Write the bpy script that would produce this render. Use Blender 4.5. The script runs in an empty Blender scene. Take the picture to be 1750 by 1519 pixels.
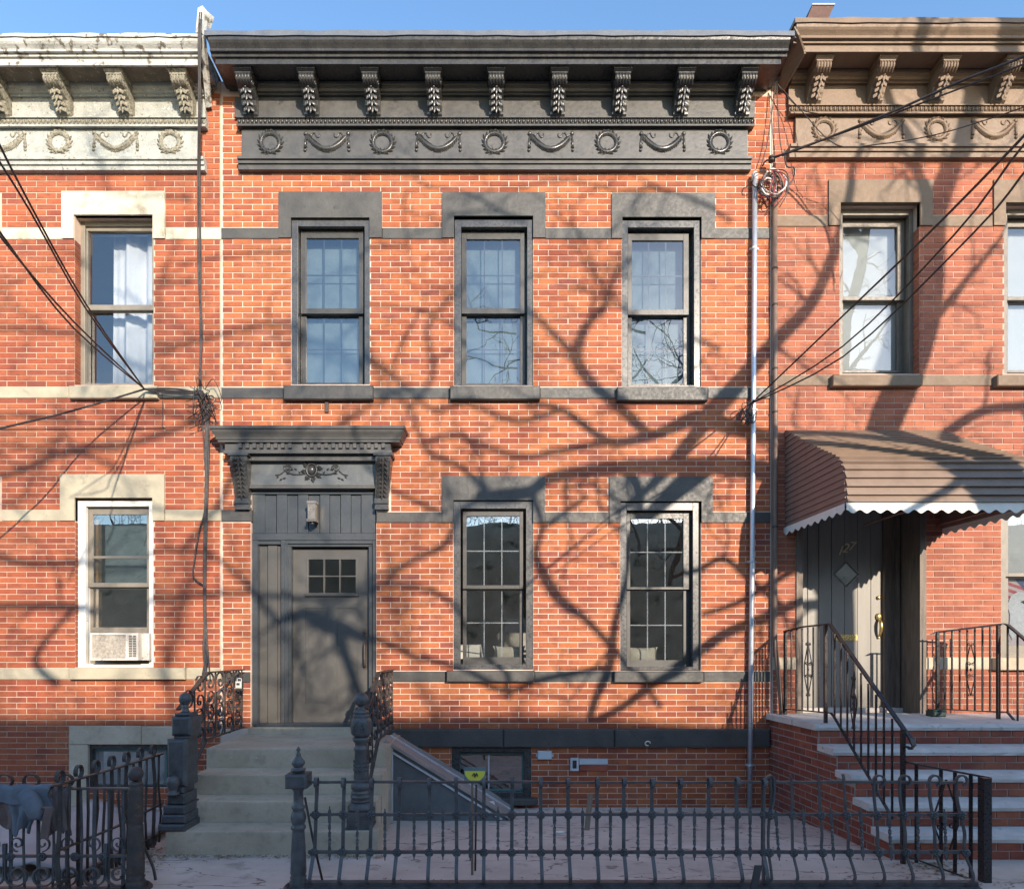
import bpy, math, random
import numpy as np
from mathutils import Vector, Matrix
random.seed(7)
R = math.radians
C = bpy.context.scene.collection
SC = bpy.context.scene
# ---- camera: facade plane is y = 0, street is -y, yard level is z = 0
D = 7.0; S = 155.0; CX = 845.0; CY = 1100.0; EYE = 1.8
cam_d = bpy.data.cameras.new('camera'); cam = bpy.data.objects.new('camera', cam_d); C.objects.link(cam)
cam.location = (0, -D, EYE); cam.rotation_euler = (R(90), 0, 0)
cam_d.sensor_width = 36; cam_d.lens = S*D/1750*36
cam_d.shift_x = (875-CX)/1750; cam_d.shift_y = (CY-759.5)/1750
cam_d.clip_start = .05; cam_d.clip_end = 800
SC.camera = cam
# ---- light
SA, SB = .42, .345                       # per metre out from the wall the sun ray moves SA sideways, SB up
sun_dir = Vector((SA, -1, SB)).normalized()
elev = math.asin(sun_dir.z); azim = math.atan2(sun_dir.x, sun_dir.y)
w = bpy.data.worlds.new('World'); SC.world = w; w.use_nodes = True
wn = w.node_tree; bg = wn.nodes['Background']
sky = wn.nodes.new('ShaderNodeTexSky'); sky.sky_type = 'NISHITA'; sky.sun_disc = False
sky.sun_elevation = elev; sky.sun_rotation = azim; sky.altitude = 50; sky.air_density = 1.0; sky.dust_density = .3; sky.ozone_density = 1.6
hs = wn.nodes.new('ShaderNodeHueSaturation'); hs.inputs['Saturation'].default_value = 1.12; wn.links.new(sky.outputs[0], hs.inputs['Color']); wn.links.new(hs.outputs[0], bg.inputs[0]); bg.inputs[1].default_value = .15
sl = bpy.data.lights.new('sun', 'SUN'); sl.energy = 3.1; sl.angle = R(.53); sl.color = (1, .86, .70)
so = bpy.data.objects.new('sun', sl); C.objects.link(so); so.rotation_euler = sun_dir.to_track_quat('Z', 'Y').to_euler(); so.location = (12, -16, 12)
vs = SC.view_settings; vs.view_transform = 'Standard'; vs.look = 'None'; vs.exposure = 1.38; vs.gamma = 1; vs.use_curve_mapping = False
SC.render.resolution_x = 1024; SC.render.resolution_y = 888

def W(px, py, d=0.0):
    k = (D-d)/D/S
    return Vector(((px-CX)*k, -d, EYE+(CY-py)*k))
def XX(px, d=0.0): return (px-CX)/S*(D-d)/D
def ZZ(py, d=0.0): return EYE+(CY-py)/S*(D-d)/D

# ---------------------------------------------------------------- materials
def newmat(name):
    m = bpy.data.materials.new(name); m.use_nodes = True
    nt = m.node_tree; b = nt.nodes['Principled BSDF']
    return m, nt, b
def N(nt, t, **k):
    n = nt.nodes.new(t)
    for a, v in k.items(): setattr(n, a, v)
    return n
def ramp(nt, src, stops, interp='LINEAR'):
    r = N(nt, 'ShaderNodeValToRGB'); r.color_ramp.interpolation = interp
    e = r.color_ramp.elements
    while len(e) > 1: e.remove(e[-1])
    for i, (p, c) in enumerate(stops):
        el = e[0] if i == 0 else e.new(p)
        el.position = p; el.color = (c[0], c[1], c[2], 1) if isinstance(c, tuple) else (c, c, c, 1)
    nt.links.new(src, r.inputs[0]); return r.outputs[0]
def noise(nt, vec, scale, detail=4, rough=.55):
    n = N(nt, 'ShaderNodeTexNoise'); n.inputs['Scale'].default_value = scale; n.inputs['Detail'].default_value = detail
    n.inputs['Roughness'].default_value = rough; nt.links.new(vec, n.inputs['Vector']); return n.outputs['Fac']
def mix(nt, f, a, b, typ='MIX'):
    n = N(nt, 'ShaderNodeMix'); n.data_type = 'RGBA'; n.blend_type = typ
    for s, v in ((0, f), (6, a), (7, b)):
        if isinstance(v, (int, float)): n.inputs[s].default_value = v
        elif isinstance(v, tuple): n.inputs[s].default_value = (v[0], v[1], v[2], 1)
        else: nt.links.new(v, n.inputs[s])
    return n.outputs[2]
def pos(nt, sc=(1, 1, 1)):
    g = N(nt, 'ShaderNodeNewGeometry'); m = N(nt, 'ShaderNodeMapping'); m.inputs['Scale'].default_value = sc
    nt.links.new(g.outputs['Position'], m.inputs['Vector']); return m.outputs[0]
def bump(nt, b, h, strength, dist=.01):
    n = N(nt, 'ShaderNodeBump'); n.inputs['Strength'].default_value = strength; n.inputs['Distance'].default_value = dist
    nt.links.new(h, n.inputs['Height']); nt.links.new(n.outputs[0], b.inputs['Normal'])
def pm(name, c1, c2, scale=6, rough=.6, bs=40, bst=.3, bd=.004, metal=0, spot=None, stretch=(1, 1, 1), spec=.5, rvar=.12, spot2=None):
    m, nt, b = newmat(name); v = pos(nt, stretch)
    col = mix(nt, ramp(nt, noise(nt, v, scale, 6, .6), [(.3, 0.), (.7, 1.)]), c1, c2)
    for sp in (spot, spot2):
        if sp: col = mix(nt, ramp(nt, noise(nt, v, sp[1], 5, .65), [(sp[2], 0.), (sp[2]+sp[3], 1.)]), col, sp[0])
    nt.links.new(col, b.inputs['Base Color'])
    b.inputs['Metallic'].default_value = metal; b.inputs['Specular IOR Level'].default_value = spec
    h = noise(nt, v, bs, 5, .6)
    nt.links.new(ramp(nt, h, [(.3, max(.02, rough-rvar)), (.7, min(1., rough+rvar))]), b.inputs['Roughness'])
    bump(nt, b, h, bst, bd)
    return m
def brickmat(name, cols, stain, seed, soot=.35):
    m, nt, b = newmat(name)
    g = N(nt, 'ShaderNodeNewGeometry'); oi = N(nt, 'ShaderNodeObjectInfo')
    a = N(nt, 'ShaderNodeMath', operation='ADD'); nt.links.new(g.outputs['Random Per Island'], a.inputs[0]); nt.links.new(oi.outputs['Random'], a.inputs[1])
    f = N(nt, 'ShaderNodeMath', operation='FRACT'); nt.links.new(a.outputs[0], f.inputs[0])
    c = ramp(nt, f.outputs[0], cols)
    v = pos(nt)
    big = ramp(nt, noise(nt, v, 1.1, 3), [(.35, 0.), (.7, 1.)])
    c = mix(nt, big, c, mix(nt, .45, c, stain))
    pat = ramp(nt, noise(nt, pos(nt, (1, 1, 1.6)), .9+.13*seed, 4, .6), [(.5, 0.), (.68, .5)])
    c = mix(nt, pat, c, mix(nt, .55, c, (.52, .21, .085)))
    dk = ramp(nt, noise(nt, pos(nt, (1.7, 1.7, .8)), 1.35+.2*seed, 6, .7), [(.52, 0.), (.70, .6)])
    sm_ = ramp(nt, noise(nt, pos(nt, (1, 1, 2.2)), 5.5, 4, .6), [(.50, 0.), (.66, .62)])
    c = mix(nt, sm_, c, mix(nt, .6, c, (.10, .035, .03)))
    c = mix(nt, dk, c, (.13, .045, .035))
    fine = noise(nt, v, 60, 5, .7)
    c = mix(nt, ramp(nt, fine, [(.35, .75), (.6, 1.)]), (.10, .03, .02), c)
    med = noise(nt, v, 9, 5, .7)
    c = mix(nt, ramp(nt, med, [(.56, 0.), (.72, soot)]), c, (.07, .035, .035))
    eff = noise(nt, pos(nt, (1, 1, .45)), 14, 6, .75)
    c = mix(nt, ramp(nt, eff, [(.69, 0.), (.76, .55)]), c, (.62, .5, .44))
    nt.links.new(c, b.inputs['Base Color']); b.inputs['Roughness'].default_value = .78; b.inputs['Specular IOR Level'].default_value = .3
    bump(nt, b, fine, .5, .003)
    return m
M = {}
bc = [(0., (.22, .050, .026)), (.18, (.31, .080, .032)), (.5, (.38, .112, .038)), (.8, (.45, .150, .052)), (.93, (.33, .11, .06)), (1., (.22, .06, .045))]
M['brick'] = brickmat('main_brick', bc, (.34, .09, .05), 1)
M['brick_l'] = brickmat('left_brick', [(0., (.23, .058, .034)), (.3, (.33, .088, .038)), (.7, (.39, .115, .047)), (.93, (.30, .09, .045)), (1., (.20, .06, .042))], (.3, .06, .035), 2, .25)
M['brick_r'] = brickmat('right_brick', [(0., (.26, .075, .044)), (.3, (.34, .102, .055)), (.7, (.40, .132, .070)), (.93, (.30, .098, .056)), (1., (.22, .07, .045))], (.30, .095, .06), 3, .25)
M['brick_s'] = brickmat('stoop_brick', [(0., (.25, .065, .042)), (.4, (.33, .088, .052)), (.8, (.39, .11, .062)), (1., (.16, .05, .04))], (.2, .06, .05), 4, .3)
M['mortar'] = pm('pale_mortar', (.66, .52, .42), (.52, .40, .33), 3, .9, 80, .3, .002, spot=((.32, .22, .18), 5, .6, .15))
M['mortar_l'] = pm('left_mortar', (.56, .42, .32), (.42, .30, .23), 3, .9, 80, .3, .002)
M['mortar_r'] = pm('right_mortar', (.52, .40, .32), (.38, .28, .23), 3, .9, 80, .3, .002)
M['mortar_s'] = pm('stoop_mortar', (.40, .33, .29), (.26, .20, .18), 5, .9, 80, .3, .002)
M['dark_stone'] = pm('black_painted_stone', (.040, .039, .037), (.075, .072, .066), 4, .55, 28, .5, .006, spot=((.035, .035, .036), 11, .6, .12))
M['dark_metal'] = pm('black_painted_metal', (.032, .032, .033), (.056, .055, .053), 7, .30, 22, .45, .005, spot=((.09, .088, .085), 16, .66, .1))
M['casing'] = pm('dark_grey_casing', (.045, .047, .050), (.085, .084, .083), 5, .30, 40, .12, .002)
M['sash'] = pm('dark_bronze_sash', (.036, .035, .034), (.06, .058, .054), 9, .4, 60, .1, .001)
M['door'] = pm('charcoal_door_paint', (.062, .059, .055), (.086, .082, .075), 3, .42, 70, .08, .001)
M['surround'] = pm('slate_blue_paint', (.034, .040, .047), (.055, .061, .066), 3, .38, 40, .12, .002)
M['cream_stone'] = pm('cream_painted_stone', (.60, .55, .43), (.46, .41, .31), 3, .8, 30, .4, .004, spot=((.27, .23, .17), 5, .54, .2), spot2=((.80, .77, .68), 18, .62, .05))
M['cream_stone_b'] = pm('bare_cream_stone', (.44, .39, .28), (.32, .285, .21), 4, .85, 30, .5, .006, spot=((.22, .20, .16), 5, .58, .14))
M['white_metal'] = pm('weathered_white_cornice', (.56, .56, .52), (.34, .34, .32), 4, .7, 60, .8, .008, spot=((.13, .115, .09), 12, .54, .08), spot2=((.38, .20, .10), 9, .70, .05), stretch=(1, 1, 1))
M['grey_flake'] = pm('flaking_grey_cornice_paint', (.40, .41, .38), (.27, .28, .26), 7, .75, 60, .9, .010, spot=((.14, .12, .09), 24, .60, .05), spot2=((.62, .60, .52), 30, .62, .04))
M['lumpy_flake'] = pm('flaking_ornament_paint', (.34, .32, .25), (.18, .165, .13), 30, .85, 60, 1., .012, spot=((.10, .085, .06), 45, .55, .05))
M['brown_stone'] = pm('brown_painted_stone', (.15, .105, .07), (.20, .14, .095), 4, .75, 30, .4, .004, spot=((.17, .12, .085), 7, .6, .12))
M['brown_metal'] = pm('brown_painted_cornice', (.145, .096, .062), (.20, .135, .088), 5, .6, 40, .5, .006, spot=((.15, .10, .07), 13, .64, .1))
M['iron'] = pm('black_cast_iron', (.050, .050, .052), (.105, .104, .104), 12, .40, 50, .6, .004, spot=((.10, .105, .11), 30, .62, .06))
M['rust_iron'] = pm('rusty_black_iron', (.035, .030, .028), (.075, .055, .045), 12, .55, 50, .6, .003, spot=((.16, .07, .035), 14, .60, .08))
M['black_rail'] = pm('glossy_black_rail', (.022, .018, .018), (.035, .027, .026), 12, .32, 60, .2, .001, spot=((.11, .055, .035), 20, .68, .06))
M['step'] = pm('grey_tan_stone_step', (.36, .295, .21), (.58, .49, .37), 3.5, .85, 35, .5, .006, spot=((.26, .22, .16), 7, .48, .30), spot2=((.58, .52, .42), 15, .62, .14))
M['slab'] = pm('pale_bluestone_tread', (.50, .46, .43), (.64, .60, .56), 5, .8, 40, .7, .008, spot=((.24, .23, .23), 9, .6, .1))
M['shell'] = pm('plaster', (.30, .27, .23), (.36, .32, .28), 2, .9)
M['dark_room'] = pm('dim_room_paint', (.45, .42, .37), (.52, .48, .42), 2, .9)
M['roof'] = pm('bitumen_roof', (.08, .08, .085), (.12, .12, .125), 6, .8, 30, .5, .01)
M['flashing'] = pm('blue_grey_flashing', (.085, .10, .125), (.12, .135, .16), 9, .55, 30, .4, .005, spot=((.10, .10, .11), 20, .6, .1))
M['aluminium'] = pm('galvanised_pipe', (.44, .48, .55), (.55, .58, .62), 12, .36, 40, .1, .001, metal=.55)
M['brown_pipe'] = pm('brown_drainpipe_paint', (.14, .09, .065), (.20, .135, .10), 8, .55, 40, .3, .002)
M['cable'] = pm('black_cable', (.018, .016, .017), (.05, .04, .038), 10, .55, 60, .2, .001)
M['grey_cable'] = pm('pale_cable', (.55, .52, .5), (.66, .62, .6), 10, .5, 60, .1, .001)
M['red_cable'] = pm('red_cable', (.30, .03, .04), (.36, .05, .05), 10, .5, 60, .1, .001)
M['brass'] = pm('aged_brass', (.62, .44, .16), (.75, .56, .25), 20, .3, 60, .1, .001, metal=.85)
M['steel'] = pm('brushed_bronze_steel', (.22, .185, .15), (.32, .27, .22), 20, .35, 60, .1, .001, metal=.7)
M['white_paint'] = pm('white_paint', (.78, .76, .70), (.70, .67, .60), 6, .6, 40, .3, .002, spot=((.45, .42, .35), 18, .66, .06))
M['white_plastic'] = pm('dirty_white_plastic', (.66, .62, .55), (.55, .50, .43), 12, .5, 60, .2, .001, spot=((.28, .22, .17), 30, .60, .06))
M['ac_face'] = pm('grimy_condenser_fins', (.22, .19, .15), (.42, .38, .32), 40, .7, 90, .6, .003, spot=((.60, .57, .50), 50, .64, .05))
M['bronze_frame'] = pm('taupe_window_frame', (.17, .15, .12), (.23, .20, .16), 8, .45, 50, .2, .001)
M['brown_frame'] = pm('dark_brown_window_frame', (.10, .085, .070), (.15, .125, .10), 8, .5, 50, .2, .001)
M['curtain'] = pm('white_curtain', (.80, .80, .82), (.72, .72, .75), 5, .8, 90, .1, .001)
M['blind'] = pm('white_blind', (.82, .82, .80), (.74, .75, .74), 5, .55, 90, .1, .001)
M['shade'] = pm('blue_grey_screen', (.11, .16, .17), (.17, .22, .225), 7, .7, 60, .2, .001)
M['awning'] = pm('brown_aluminium_slat', (.18, .125, .09), (.235, .165, .12), 6, .5, 40, .2, .002, spot=((.17, .12, .095), 12, .64, .08))
M['awning_side'] = pm('red_brown_aluminium_slat', (.24, .135, .105), (.28, .165, .13), 6, .55, 40, .2, .002)
M['teal'] = pm('teal_painted_frame', (.07, .15, .15), (.10, .19, .19), 8, .5, 50, .2, .001)
M['rdoor'] = pm('taupe_door_boards', (.20, .19, .17), (.25, .235, .21), 5, .5, 60, .2, .001, stretch=(3, 3, .4))
M['rjamb'] = pm('weathered_brown_jamb', (.20, .155, .12), (.10, .078, .062), 9, .65, 60, .3, .002, stretch=(4, 4, .4))
M['box_grey'] = pm('grey_utility_box', (.42, .47, .50), (.50, .54, .56), 9, .45, 60, .15, .001)
M['zinc'] = pm('zinc_sheet', (.55, .56, .57), (.42, .43, .44), 9, .5, 40, .3, .002, spot=((.30, .22, .16), 14, .64, .08))
M['hatch'] = pm('dark_grey_hatch_sheet', (.085, .10, .11), (.13, .145, .15), 5, .55, 30, .3, .003, spot=((.22, .23, .22), 13, .62, .12))
M['hatch_top'] = pm('pinkish_hatch_boards', (.34, .29, .26), (.24, .20, .18), 9, .7, 40, .4, .003, stretch=(.5, 4, .5))
M['yellow'] = pm('yellow_sign_print', (.65, .60, .06), (.72, .66, .10), 6, .5, 40, .1, .001)
M['ink'] = pm('black_print', (.03, .03, .03), (.05, .05, .05), 6, .5, 40, .1, .001)
M['wood'] = pm('weathered_wood_stake', (.16, .115, .08), (.24, .18, .13), 12, .8, 50, .4, .002, stretch=(4, 4, .5))
M['tan_wood'] = pm('orange_wood_reveal', (.34, .20, .09), (.42, .26, .13), 8, .6, 50, .2, .001)
M['denim'] = pm('blue_grey_cloth', (.11, .125, .15), (.18, .20, .225), 7, .95, 90, .5, .002, spot=((.24, .28, .33), 12, .6, .1), spec=.2)
M['brown_cloth'] = pm('brown_cloth', (.13, .095, .085), (.19, .14, .125), 7, .95, 90, .5, .002, spec=.2)
M['tarp'] = pm('pale_plastic_tarp', (.30, .30, .31), (.40, .39, .39), 5, .5, 20, .4, .01)
M['bark'] = pm('tree_bark', (.12, .10, .08), (.20, .17, .14), 14, .9, 30, .8, .01, stretch=(1, 1, .4))
M['green'] = pm('dark_green_plastic', (.012, .030, .024), (.02, .042, .034), 8, .45, 50, .1, .001)
M['leaf'] = pm('dry_leaf', (.24, .13, .06), (.34, .22, .11), 40, .9, 60, .2, .001)
M['poster_pink'] = pm('faded_print_paper', (.62, .50, .52), (.70, .58, .58), 12, .7, 40, .1, .001)
M['flag_red'] = pm('red_print', (.50, .06, .08), (.56, .10, .10), 12, .6, 40, .1, .001)
M['flag_blue'] = pm('blue_print', (.05, .08, .22), (.07, .10, .28), 12, .6, 40, .1, .001)
M['eagle'] = pm('white_feather_print', (.80, .80, .80), (.60, .62, .66), 30, .7, 40, .1, .001)
M['asphalt'] = pm('asphalt', (.045, .045, .048), (.06, .06, .062), 4, .9, 90, .6, .006)
M['walk'] = pm('concrete_walk', (.48, .44, .42), (.58, .54, .51), 2.5, .9, 70, .5, .004, spot=((.20, .19, .19), 6, .6, .15))
M['hill'] = pm('leaf_strewn_earth', (.28, .215, .14), (.46, .36, .25), 2.2, .95, 14, .8, .05, spot=((.07, .075, .035), 1.3, .55, .1))
def flagmat():
    m, nt, b = newmat('purple_brown_flagstone'); v = pos(nt, (1, 1, 1))
    col = mix(nt, ramp(nt, noise(nt, v, 2.2, 7, .65), [(.3, 0.), (.7, 1.)]), (.48, .385, .32), (.66, .55, .47))
    col = mix(nt, ramp(nt, noise(nt, v, 5, 5, .6), [(.56, 0.), (.7, .7)]), col, (.27, .21, .18))
    # splitting layers of the stone: wandering steps
    wv = N(nt, 'ShaderNodeTexNoise'); wv.inputs['Scale'].default_value = .9; wv.inputs['Detail'].default_value = 5
    nt.links.new(pos(nt, (.55, 2.0, 1)), wv.inputs['Vector'])
    mu = N(nt, 'ShaderNodeMath', operation='MULTIPLY'); mu.inputs[1].default_value = 7; nt.links.new(wv.outputs['Fac'], mu.inputs[0])
    fr = N(nt, 'ShaderNodeMath', operation='FRACT'); nt.links.new(mu.outputs[0], fr.inputs[0])
    col = mix(nt, ramp(nt, fr.outputs[0], [(0., .8), (.03, .7), (.06, 0.), (1., 0.)]), col, (.09, .06, .05))
    nt.links.new(col, b.inputs['Base Color']); b.inputs['Roughness'].default_value = .85
    ad = N(nt, 'ShaderNodeMath', operation='ADD'); nt.links.new(fr.outputs[0], ad.inputs[0]); nt.links.new(noise(nt, v, 40, 5), ad.inputs[1])
    bump(nt, b, ad.outputs[0], .35, .006); return m
M['flag'] = flagmat()
def glassmat(name, refl, tint, rough=.0, wav=.0):
    m, nt, b = newmat(name); nt.nodes.remove(b)
    out = nt.nodes['Material Output']
    t = N(nt, 'ShaderNodeBsdfTransparent'); t.inputs[0].default_value = (*tint, 1)
    g = N(nt, 'ShaderNodeBsdfGlossy'); g.inputs['Roughness'].default_value = rough
    lw = N(nt, 'ShaderNodeFresnel'); lw.inputs[0].default_value = 1.5
    a = N(nt, 'ShaderNodeMath', operation='MULTIPLY_ADD'); a.inputs[1].default_value = 1.; a.inputs[2].default_value = refl
    a.use_clamp = True
    nt.links.new(lw.outputs[0], a.inputs[0])
    gb = N(nt, 'ShaderNodeNewGeometry'); iv = N(nt, 'ShaderNodeMath', operation='SUBTRACT'); iv.inputs[0].default_value = 1; nt.links.new(gb.outputs['Backfacing'], iv.inputs[1])
    mm = N(nt, 'ShaderNodeMath', operation='MULTIPLY'); nt.links.new(a.outputs[0], mm.inputs[0]); nt.links.new(iv.outputs[0], mm.inputs[1])
    ms = N(nt, 'ShaderNodeMixShader'); nt.links.new(mm.outputs[0], ms.inputs[0]); nt.links.new(t.outputs[0], ms.inputs[1]); nt.links.new(g.outputs[0], ms.inputs[2])
    bp = N(nt, 'ShaderNodeBump'); bp.inputs['Strength'].default_value = .12; bp.inputs['Distance'].default_value = .006
    nt.links.new(noise(nt, pos(nt), 2.6, 2), bp.inputs['Height']); nt.links.new(bp.outputs[0], g.inputs['Normal'])
    nt.links.new(ms.outputs[0], out.inputs[0]); return m
M['glass'] = glassmat('coated_window_glass', .15, (.84, .86, .87))
M['glass_clear'] = glassmat('clear_window_glass', .34, (.9, .92, .93))
M['glass_dark'] = glassmat('obscure_door_glass', .16, (.35, .33, .30), .08)
def meshmat(name, col):
    return pm(name, col, tuple(c*1.3 for c in col), 20, .6, 200, .3, .001)
M['coping'] = pm('shade_darkened_brown_board', (.07, .03, .02), (.10, .045, .03), 9, .7, 50, .4, .004)  # red brown darkened to stand for the shade on the board's slanted underside
M['soffit_dirt'] = pm('grimy_brown_soffit', (.10, .08, .055), (.20, .165, .12), 9, .9, 50, .8, .01, spot=((.34, .30, .22), 22, .60, .06))
M['frieze_black'] = pm('sunlit_sheen_black_metal', (.05, .049, .047), (.085, .082, .077), 5, .42, 22, .4, .005, spot=((.035, .035, .036), 9, .6, .1))  # cornice black lifted to grey; the frieze's sunlit sheen is in the colour
M['numeral'] = pm('pale_gilt', (.62, .50, .32), (.70, .58, .38), 20, .5, 60, .1, .001)
M['screen'] = meshmat('fine_wire_screen', (.12, .12, .12))

# ---------------------------------------------------------------- mesh helpers
WL = {}
def wl(o): return WL.get(o.name, Vector((0, 0, 0))) if o else Vector((0, 0, 0))
def thing(name, label, cat, loc=(0, 0, 0), group=None):
    o = bpy.data.objects.new(name, None); C.objects.link(o); o.location = loc; o.empty_display_size = .2
    WL[o.name] = Vector(loc); o['label'] = label; o['category'] = cat
    if group: o['group'] = group
    return o
def tag(o, label=None, cat=None, group=None, kind=None):
    if label: o['label'] = label
    if cat: o['category'] = cat
    if group: o['group'] = group
    if kind: o['kind'] = kind
    return o
def inst(src, loc, parent, scale=None, rot=None, name=None):
    o = src.copy(); C.objects.link(o)
    if name: o.name = name
    o.parent = parent; o.location = Vector(loc)-wl(parent); WL[o.name] = Vector(loc)
    if scale: o.scale = scale
    if rot: o.rotation_euler = rot
    for k in ('label',):
        if k in o and parent is not None: del o[k]
    return o
class MB:
    def __init__(s): s.v = []; s.f = []; s.sm = []
    def add(s, vs_, fs, smooth=False):
        o = len(s.v); s.v += [tuple(p) for p in vs_]; s.f += [tuple(i+o for i in f) for f in fs]; s.sm += [smooth]*len(fs); return s
    def box(s, x0, x1, y0, y1, z0, z1, mat=None):
        p = [(x, y, z) for z in (z0, z1) for y in (y0, y1) for x in (x0, x1)]
        if mat: p = [mat @ Vector(q) for q in p]
        return s.add(p, [(0, 2, 3, 1), (4, 5, 7, 6), (0, 1, 5, 4), (2, 6, 7, 3), (0, 4, 6, 2), (1, 3, 7, 5)])
    def bev(s, x0, x1, y0, y1, z0, z1, b=.006):   # box with chamfered front (-y) face
        p = [(x0, y1, z0), (x1, y1, z0), (x1, y1, z1), (x0, y1, z1), (x0, y0+b, z0), (x1, y0+b, z0), (x1, y0+b, z1), (x0, y0+b, z1),
             (x0+b, y0, z0+b), (x1-b, y0, z0+b), (x1-b, y0, z1-b), (x0+b, y0, z1-b)]
        return s.add(p, [(0, 3, 2, 1), (0, 1, 5, 4), (1, 2, 6, 5), (2, 3, 7, 6), (3, 0, 4, 7), (4, 5, 9, 8), (5, 6, 10, 9), (6, 7, 11, 10), (7, 4, 8, 11), (8, 9, 10, 11)])
    def pbox(s, px0, px1, py0, py1, df, db, b=.0):     # a box whose front face (at df out from the wall) covers these photo spans
        x0, x1, z1, z0 = XX(px0, df), XX(px1, df), ZZ(py0, df), ZZ(py1, df)
        return s.bev(x0, x1, -df, -db, z0, z1, b) if b else s.box(x0, x1, -df, -db, z0, z1)
    def prism(s, prof, x0, x1):                        # profile [(d, z)] extruded along x
        n = len(prof); a = [(x0, -d, z) for d, z in prof]+[(x1, -d, z) for d, z in prof]
        return s.add(a, [tuple(range(n)), tuple(range(2*n-1, n-1, -1))]+[(i, i+n, (i+1) % n+n, (i+1) % n) for i in range(n)])
    def poly(s, pts, axis, t):                         # polygon (list of Vectors) thickened by vector
        n = len(pts); a = [Vector(p) for p in pts]; bb = [p+Vector(t) for p in a]
        return s.add(a+bb, [tuple(range(n)), tuple(range(2*n-1, n-1, -1))]+[(i, i+n, (i+1) % n+n, (i+1) % n) for i in range(n)])
    def tube(s, pts, r, n=6, cap=True):
        pts = [Vector(p) for p in pts]; k = len(pts)
        rs = r if isinstance(r, (list, tuple)) else [r]*k
        ref = None; vs_ = []
        for i, p in enumerate(pts):
            t = (pts[min(i+1, k-1)]-pts[max(i-1, 0)])
            t = t.normalized() if t.length > 1e-9 else Vector((0, 0, 1))
            if ref is None: ref = t.orthogonal().normalized()
            ref = (ref-t*ref.dot(t)); ref = ref.normalized() if ref.length > 1e-6 else t.orthogonal().normalized()
            bi = t.cross(ref)
            vs_ += [p+(ref*math.cos(2*math.pi*j/n)+bi*math.sin(2*math.pi*j/n))*rs[i] for j in range(n)]
        fs = [(i*n+j, i*n+(j+1) % n, (i+1)*n+(j+1) % n, (i+1)*n+j) for i in range(k-1) for j in range(n)]
        if cap: fs += [tuple(range(n-1, -1, -1)), tuple((k-1)*n+j for j in range(n))]
        return s.add(vs_, fs, True)
    def strap(s, pts, wvec, wd, th):                   # flat bar following pts; wvec = direction of its width
        pts = [Vector(p) for p in pts]; k = len(pts); wv = Vector(wvec).normalized(); vs_ = []
        for i, p in enumerate(pts):
            t = (pts[min(i+1, k-1)]-pts[max(i-1, 0)]).normalized(); nn = t.cross(wv).normalized()
            for a, b in ((-1, -1), (1, -1), (1, 1), (-1, 1)): vs_.append(p+wv*a*wd/2+nn*b*th/2)
        fs = [(i*4+j, i*4+(j+1) % 4, (i+1)*4+(j+1) % 4, (i+1)*4+j) for i in range(k-1) for j in range(4)]
        return s.add(vs_, fs+[(3, 2, 1, 0), tuple((k-1)*4+j for j in range(4))])
    def lathe(s, c, prof, n=18):                       # prof [(r, z)] from bottom to top
        c = Vector(c); vs_ = [c+Vector((r*math.cos(2*math.pi*j/n), r*math.sin(2*math.pi*j/n), z)) for r, z in prof for j in range(n)]
        k = len(prof); fs = [(i*n+j, i*n+(j+1) % n, (i+1)*n+(j+1) % n, (i+1)*n+j) for i in range(k-1) for j in range(n)]
        return s.add(vs_, fs+[tuple(range(n-1, -1, -1)), tuple((k-1)*n+j for j in range(n))], True)
    def ell(s, c, rx, ry, rz, n=8, m=5, rot=None):
        c = Vector(c); vs_ = []
        for i in range(1, m):
            a = math.pi*i/m
            for j in range(n):
                b = 2*math.pi*j/n; q = Vector((rx*math.sin(a)*math.cos(b), ry*math.sin(a)*math.sin(b), rz*math.cos(a)))
                vs_.append(c+(rot @ q if rot else q))
        tp = Vector((0, 0, rz)); vs_ += [c+(rot @ tp if rot else tp), c-(rot @ tp if rot else tp)]
        fs = [(i*n+j, (i+1)*n+j, (i+1)*n+(j+1) % n, i*n+(j+1) % n) for i in range(m-2) for j in range(n)]
        t = len(vs_)-2
        fs += [(t, j, (j+1) % n) for j in range(n)]+[(t+1, (m-2)*n+(j+1) % n, (m-2)*n+j) for j in range(n)]
        return s.add(vs_, fs, True)
    def leaf(s, c, l, wd, ang, h=.01):                 # raised leaf in the facade plane, pointing along ang, domed towards the street
        c = Vector(c); u = Vector((math.cos(ang), 0, math.sin(ang))); v = Vector((-math.sin(ang), 0, math.cos(ang))); o = Vector((0, -1, 0))
        return s.add([c, c+u*l*.4+v*wd/2, c+u*l, c+u*l*.4-v*wd/2, c+u*l*.45+o*h], [(0, 4, 1), (1, 4, 2), (2, 4, 3), (3, 4, 0)])
    def ring(s, x0, x1, z0, z1, yf, yb, wl_, wr, wt, wb):   # picture-frame ring, front yf back yb, member widths
        s.box(x0, x0+wl_, yf, yb, z0, z1); s.box(x1-wr, x1, yf, yb, z0, z1)
        s.box(x0+wl_, x1-wr, yf, yb, z1-wt, z1); s.box(x0+wl_, x1-wr, yf, yb, z0, z0+wb); return s
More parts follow.
